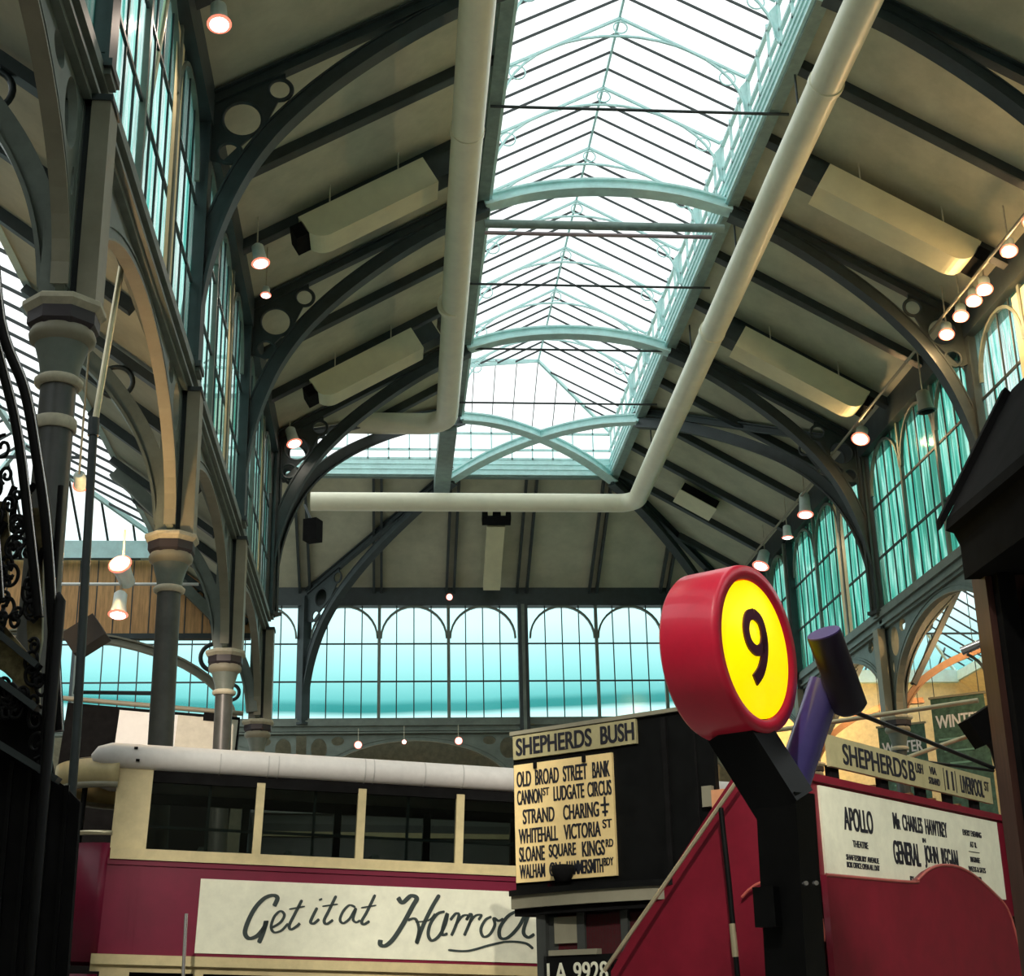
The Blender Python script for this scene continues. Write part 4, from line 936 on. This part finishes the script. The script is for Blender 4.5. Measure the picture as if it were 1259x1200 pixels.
mb = MB(); mb.bar(k1+Vector((0, 0, .1)), (-2.71, 6.0, 0), .175, .17, FE); mb.build('post', BLACK, sign)
mb = MB(); mb.bar(k1+Vector((-.0, -.09, .1)), (-2.71, 5.9, 0), .02, .03, FE); mb.build('post_fillet', SOOT, sign)
mb = MB()
for d_ in (-.02, .02): MB().tube([Vector((-2.66+d_, 5.76, 1.985)), Vector((-2.66+d_, 5.73, 1.985))], .009, 8).build('bolt', CHROME, sign)
mb = MB(); mb.bar((-2.80, 5.85, 1.98), (-2.80, 5.85, 1.83), .09, .09, FE); mb.build('junction_box', BLACK, sign)

# purple lamp with a hammer head
t = thing('purple_lamp', 'glossy purple tube with a dark hammer shaped head beside the drum sign', 'lamp', (-2.58, 6.1, 0))
p0 = Vector((-2.60, 6.12, 2.40)); p1 = Vector((-2.43, 6.06, 2.83))
MB().tube([p0, p1], .073, 28).build('tube', PURPLE, t)
MB().tube([(-2.62, 6.16, 0), p0, p0+(p1-p0)*.15], [.06, .06, .07], 20).build('stem', PURPD, t)
h0 = Vector((-2.487, 5.84, 2.99)); h1 = Vector((-2.355, 5.98, 2.69))
MB().tube([h0, h1-(h1-h0).normalized()*.02, h1], [.072, .072, .05], 28).build('head', PURPD, t)
d_ = (h1-h0).normalized(); MB().tube([h0-d_*.006, h0+d_*.004], .070, 28).build('head_cap', mat('purple_cap', (.10, .06, .26), .5), t)

# ------------------------------------------------------------------ dark kiosk at the right edge
t = thing('kiosk', 'black canopied kiosk with red brown boards at the right edge', 'kiosk', (-1.7, 5, 0))
KM = frame((0, 5.0, 0), (1, 0, 0), (0, 0, 1), (0, -1, 0))
can = [(-2.235, 3.19), (-2.225, 3.235), (-1.905, 3.76), (-1.2, 4.4), (-.6, 4.4), (-.6, 3.14), (-2.19, 3.14), (-2.205, 3.18)]
MB(KM).prism(can, -.05, 1.4).build('canopy', SOOT, t)
MB(KM).prism([(-2.25, 3.20), (-2.25, 3.24), (-1.93, 3.77), (-1.90, 3.74)], -.09, -.05).build('barge_board', SOOT, t)
MB(KM).prism([(-2.19, 3.0), (-2.19, 3.14), (-.8, 3.14), (-.8, 3.06)], -.04, 1.3).build('soffit', SOOT, t)
MB(KM).box(-2.105, -2.04, 0, 3.05, -.1, .05).build('corner_post', SOOT, t)
MB(KM).box(-2.13, -2.10, .0, 3.05, -.12, .0).build('inner_post', BROWN, t)
MB(KM).box(-2.04, -1.0, 0, 3.1, -.1, .0).build('board_wall', BROWN, t)
mb = MB(KM); mb.sweep([(-2.05-.0, 2.2), (-2.04, 2.75), (-2.0, 2.95), (-1.9, 3.1)], -.03, .0, -.05, .04); mb.build('curved_brace', BLACK, t)
t = thing('black_spotlight', 'small black spotlight on a cable beside the red brown boards', 'lamp', (-2.2, 5.2, 2.5))
M = frame((-2.10, 5.25, 2.50), (.85, 0, .5), (0, 1, 0), (-.5, 0, .85)); MB(M).box(-.06, .075, -.05, .05, -.055, .055).build('housing', SOOT, t)
MB().tube([p for p in smooth([(-2.15, 5.2, 2.76), (-2.10, 5.2, 2.72), (-2.075, 5.2, 2.64), (-2.08, 5.2, 2.56)], 4)], .006, 6).build('cable', BEIGE, t)
MB().tube([(-2.17, 5.2, 2.77), (-2.00, 5.1, 2.83)], .016, 8).build('bracket', CHROME, t)

# posters in the right aisle
for i_, (xa, xb, zt_, y_, lb) in enumerate(((8.6, 9.85, 8.1, 38.0, 'lower and farther'), (8.45, 9.7, 8.02, 33.6, 'higher and nearer'))):
    t = thing('hanging_banner', 'dark green banner reading WINTER in white, the %s one' % lb, 'banner', (xa, y_, zt_), 'banners in the right aisle')
    M = frame((xa, y_, zt_), (.8, -.6, 0), (0, 0, 1), (-.6, -.8, 0)); w_ = xb-xa
    mb = MB(M); mb.tube([(.1, .02, 0), (.1, 10.6-zt_, 0)], .01, 6); mb.tube([(w_-.1, .02, 0), (w_-.1, 10.6-zt_, 0)], .01, 6); mb.build('cord', IRON, t)
    cl_ = MB(M).box(0, w_, -3.0, 0, -.02, .0).build('cloth', GREENP, t); MB(M).box(-.04, w_+.04, -.02, .03, -.04, .02).build('top_rod', BEIGE, t)
    text('WINTER', 'lettering', WHITEL, cl_, M, .08, w_-.1, -.72, -.42, .004, .03)
    for q in range(3): MB(M).box(.1+.1*q, w_-.2-.1*q, -1.0-.28*q, -.96-.28*q, 0, .01).build('stripe', mat('poster_green_light', (.2, .4, .3), .6), t)
# bright end of the right aisle
setp(MB().box(7.3, 16.8, YB+.05, YB+.25, 0, 11.2).build('wall_right_end', YWALL), kind='structure')
setp(MB().box(16.6, 16.8, YB, YB+.2, 0, 9).build('wall_far', YWALL), kind='structure')
for i_, (x, y, z) in enumerate(((9.0, 30, 9.3), (9.0, 38, 9.3), (9.0, 44, 9.3))):
    lamp((x, y, z), 'warm flood lamp in the right aisle, %s from the camera' % ordn(i_), 'right aisle flood lamps', (0, .5, .5), .15, .3, warm=True, power=170, rod=1.5)

# ------------------------------------------------------------------ ornate iron stair at the left edge
OM = frame((0, 5.5, 0), (1, 0, 0), (0, 0, 1), (0, -1, 0))
t = thing('ornate_iron_stair', 'black ornamental iron stair with scrollwork and tarnished brass panels at the left edge', 'staircase', (-5.7, 5.5, 0))
b1 = [(-5.93, 4.75), (-5.84, 4.2), (-5.72, 3.9), (-5.65, 3.62), (-5.59, 3.33), (-5.54, 2.98), (-5.485, 2.55)]
b2 = [(-5.98, 4.5), (-5.83, 4.04), (-5.735, 3.73), (-5.66, 3.36), (-5.59, 2.98)]
b3 = [(-6.05, 4.2), (-5.9, 3.75), (-5.80, 3.4), (-5.74, 3.05)]
for b, r in ((b1, .022), (b2, .020), (b3, .018)):
    c = smooth([(p[0], 5.5, p[1]) for p in b], 5); MB().tube(c, r, 8).build('curved_bar', BLACK, t)
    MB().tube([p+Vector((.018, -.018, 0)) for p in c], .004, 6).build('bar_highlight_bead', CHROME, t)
mb = MB()
random.seed(3)
for j in range(150):
    u = random.uniform(-6.0, -5.50); v = random.uniform(2.42, 3.72)
    if u > -5.50-(v-2.55)*.22: continue
    r = random.uniform(.016, .04); pts_ = []
    a0 = random.uniform(0, 6.28); sg = random.choice((-1, 1))
    for q in range(16):
        a = a0+sg*q*.55; rr = r*(1-q/20); pts_.append((u+rr*math.cos(a), 5.5+random.uniform(-.004, .004), v+rr*1.5*math.sin(a)))
    mb.tube(smooth(pts_, 2), .0075, 5)
mb.build('scrollwork', BLACK, t)['kind'] = 'stuff'
mb = MB()
for j in range(26):
    u = random.uniform(-6.0, -5.60); v = random.uniform(3.0, 3.45); mb.tube([(u, 5.52, v), (u+random.uniform(-.04, .04), 5.52, v+random.uniform(.05, .14))], .014, 5)
mb.build('leaf_casting', SOOT, t)['kind'] = 'stuff'
MB(OM).prism([(-6.1, 3.22), (-5.73, 2.965), (-5.58, 2.80), (-5.57, 2.65), (-5.71, 2.78), (-6.1, 3.02)], -.06, -.03).build('brass_panel', GOLD, t)
MB(OM).prism([(-6.1, 3.45), (-5.76, 3.45), (-5.72, 3.2), (-5.78, 3.02), (-6.1, 3.2)], -.07, -.04).build('brass_panel', GOLD, t)
MB(OM).prism([(-5.66, 3.42), (-5.615, 3.42), (-5.58, 2.9), (-5.60, 2.7), (-5.64, 2.95)], -.06, -.03).build('brass_panel', GOLD, t)
mb = MB(OM)
for a, b in (((-6.1, 3.21), (-5.575, 2.79)), ((-6.1, 3.02), (-5.565, 2.63)), ((-6.1, 2.75), (-5.47, 2.37))): mb.sweep([a, b], -.012, .012, -.03, .04)
mb.build('stringer', IRON, t)
mb = MB(); mb.tube([(-5.515, 5.45, 0), (-5.505, 5.45, 3.03), (-5.515, 5.45, 3.06)], [.02, .02, .008], 10); mb.tube([(-5.535, 5.5, 2.4), (-5.55, 5.5, 3.5)], .012, 8); mb.build('newel', BLACK, t)
MB(OM).prism([(-6.4, 0), (-6.4, 3.0), (-5.9, 2.64), (-5.46, 2.36), (-5.40, 2.3), (-5.40, 0)], -.09, -.05).build('stair_side', SOOT, t)
mb = MB(OM)
for q in range(9): mb.box(-6.0+.068*q, -5.985+.068*q, .0, 2.36+.03*(8-q), -.05, -.04)
mb.build('side_rib', BLACK, t)
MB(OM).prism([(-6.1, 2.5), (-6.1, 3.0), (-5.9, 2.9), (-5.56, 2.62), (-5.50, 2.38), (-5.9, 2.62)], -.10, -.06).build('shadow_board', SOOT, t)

# vehicle parked behind the tram, seen through its windows
t = thing('parked_coach', 'pale roofed coach seen through the tram windows', 'vehicle', (-2, 22.5, 0))
CM = vframe((-6.2, 21.4), 86, -.02)
MB(CM).box(0, 8.2, .4, 3.98, -1.8, 0).build('body', SHAFT, t)
MB(CM).box(-.1, 8.3, 4.12, 4.30, -1.9, .06).build('roof', CANVAS, t); MB(CM).box(0, 8.2, 3.98, 4.12, -1.8, 0).build('cant_rail', mat('coach_grey', (.16, .17, .15), .5), t)
MB(CM).box(-.02, 8.2, 3.80, 3.87, 0, .04).build('waist_rail', CREAM, t); MB(CM).box(.5, 7.6, 0, .4, -1.7, -.1).build('wheels', SOOT, t)
# added lamps, unseen over the viewer's head, to brighten the tram, the bus and the sign
for i_, (p, q, e, lb) in enumerate((((-6.3, 3.0, 8.6), (-4.6, 16.4, 2.6), 2600, 'left one aimed at the tram'), ((-3.2, 2.4, 8.6), (-2.6, 13.0, 3.1), 1900, 'middle one aimed at the route board'),
                                    ((.8, 2.2, 8.2), (.6, 13.6, 2.9), 2000, 'right one aimed at the theatre advertisement'),
                                    ((-5.2, 1.6, 8.2), (-3.0, 5.5, 3.0), 420, 'small one aimed at the drum sign'))):
    d_ = Vector(q)-Vector(p); lamp(p, 'added unseen fill spotlight above the viewer, outside the picture, '+lb, 'added fill spotlights', d_, .14, .35, power=e, rod=5.5, spread=.42, col=(1, .93, .82))
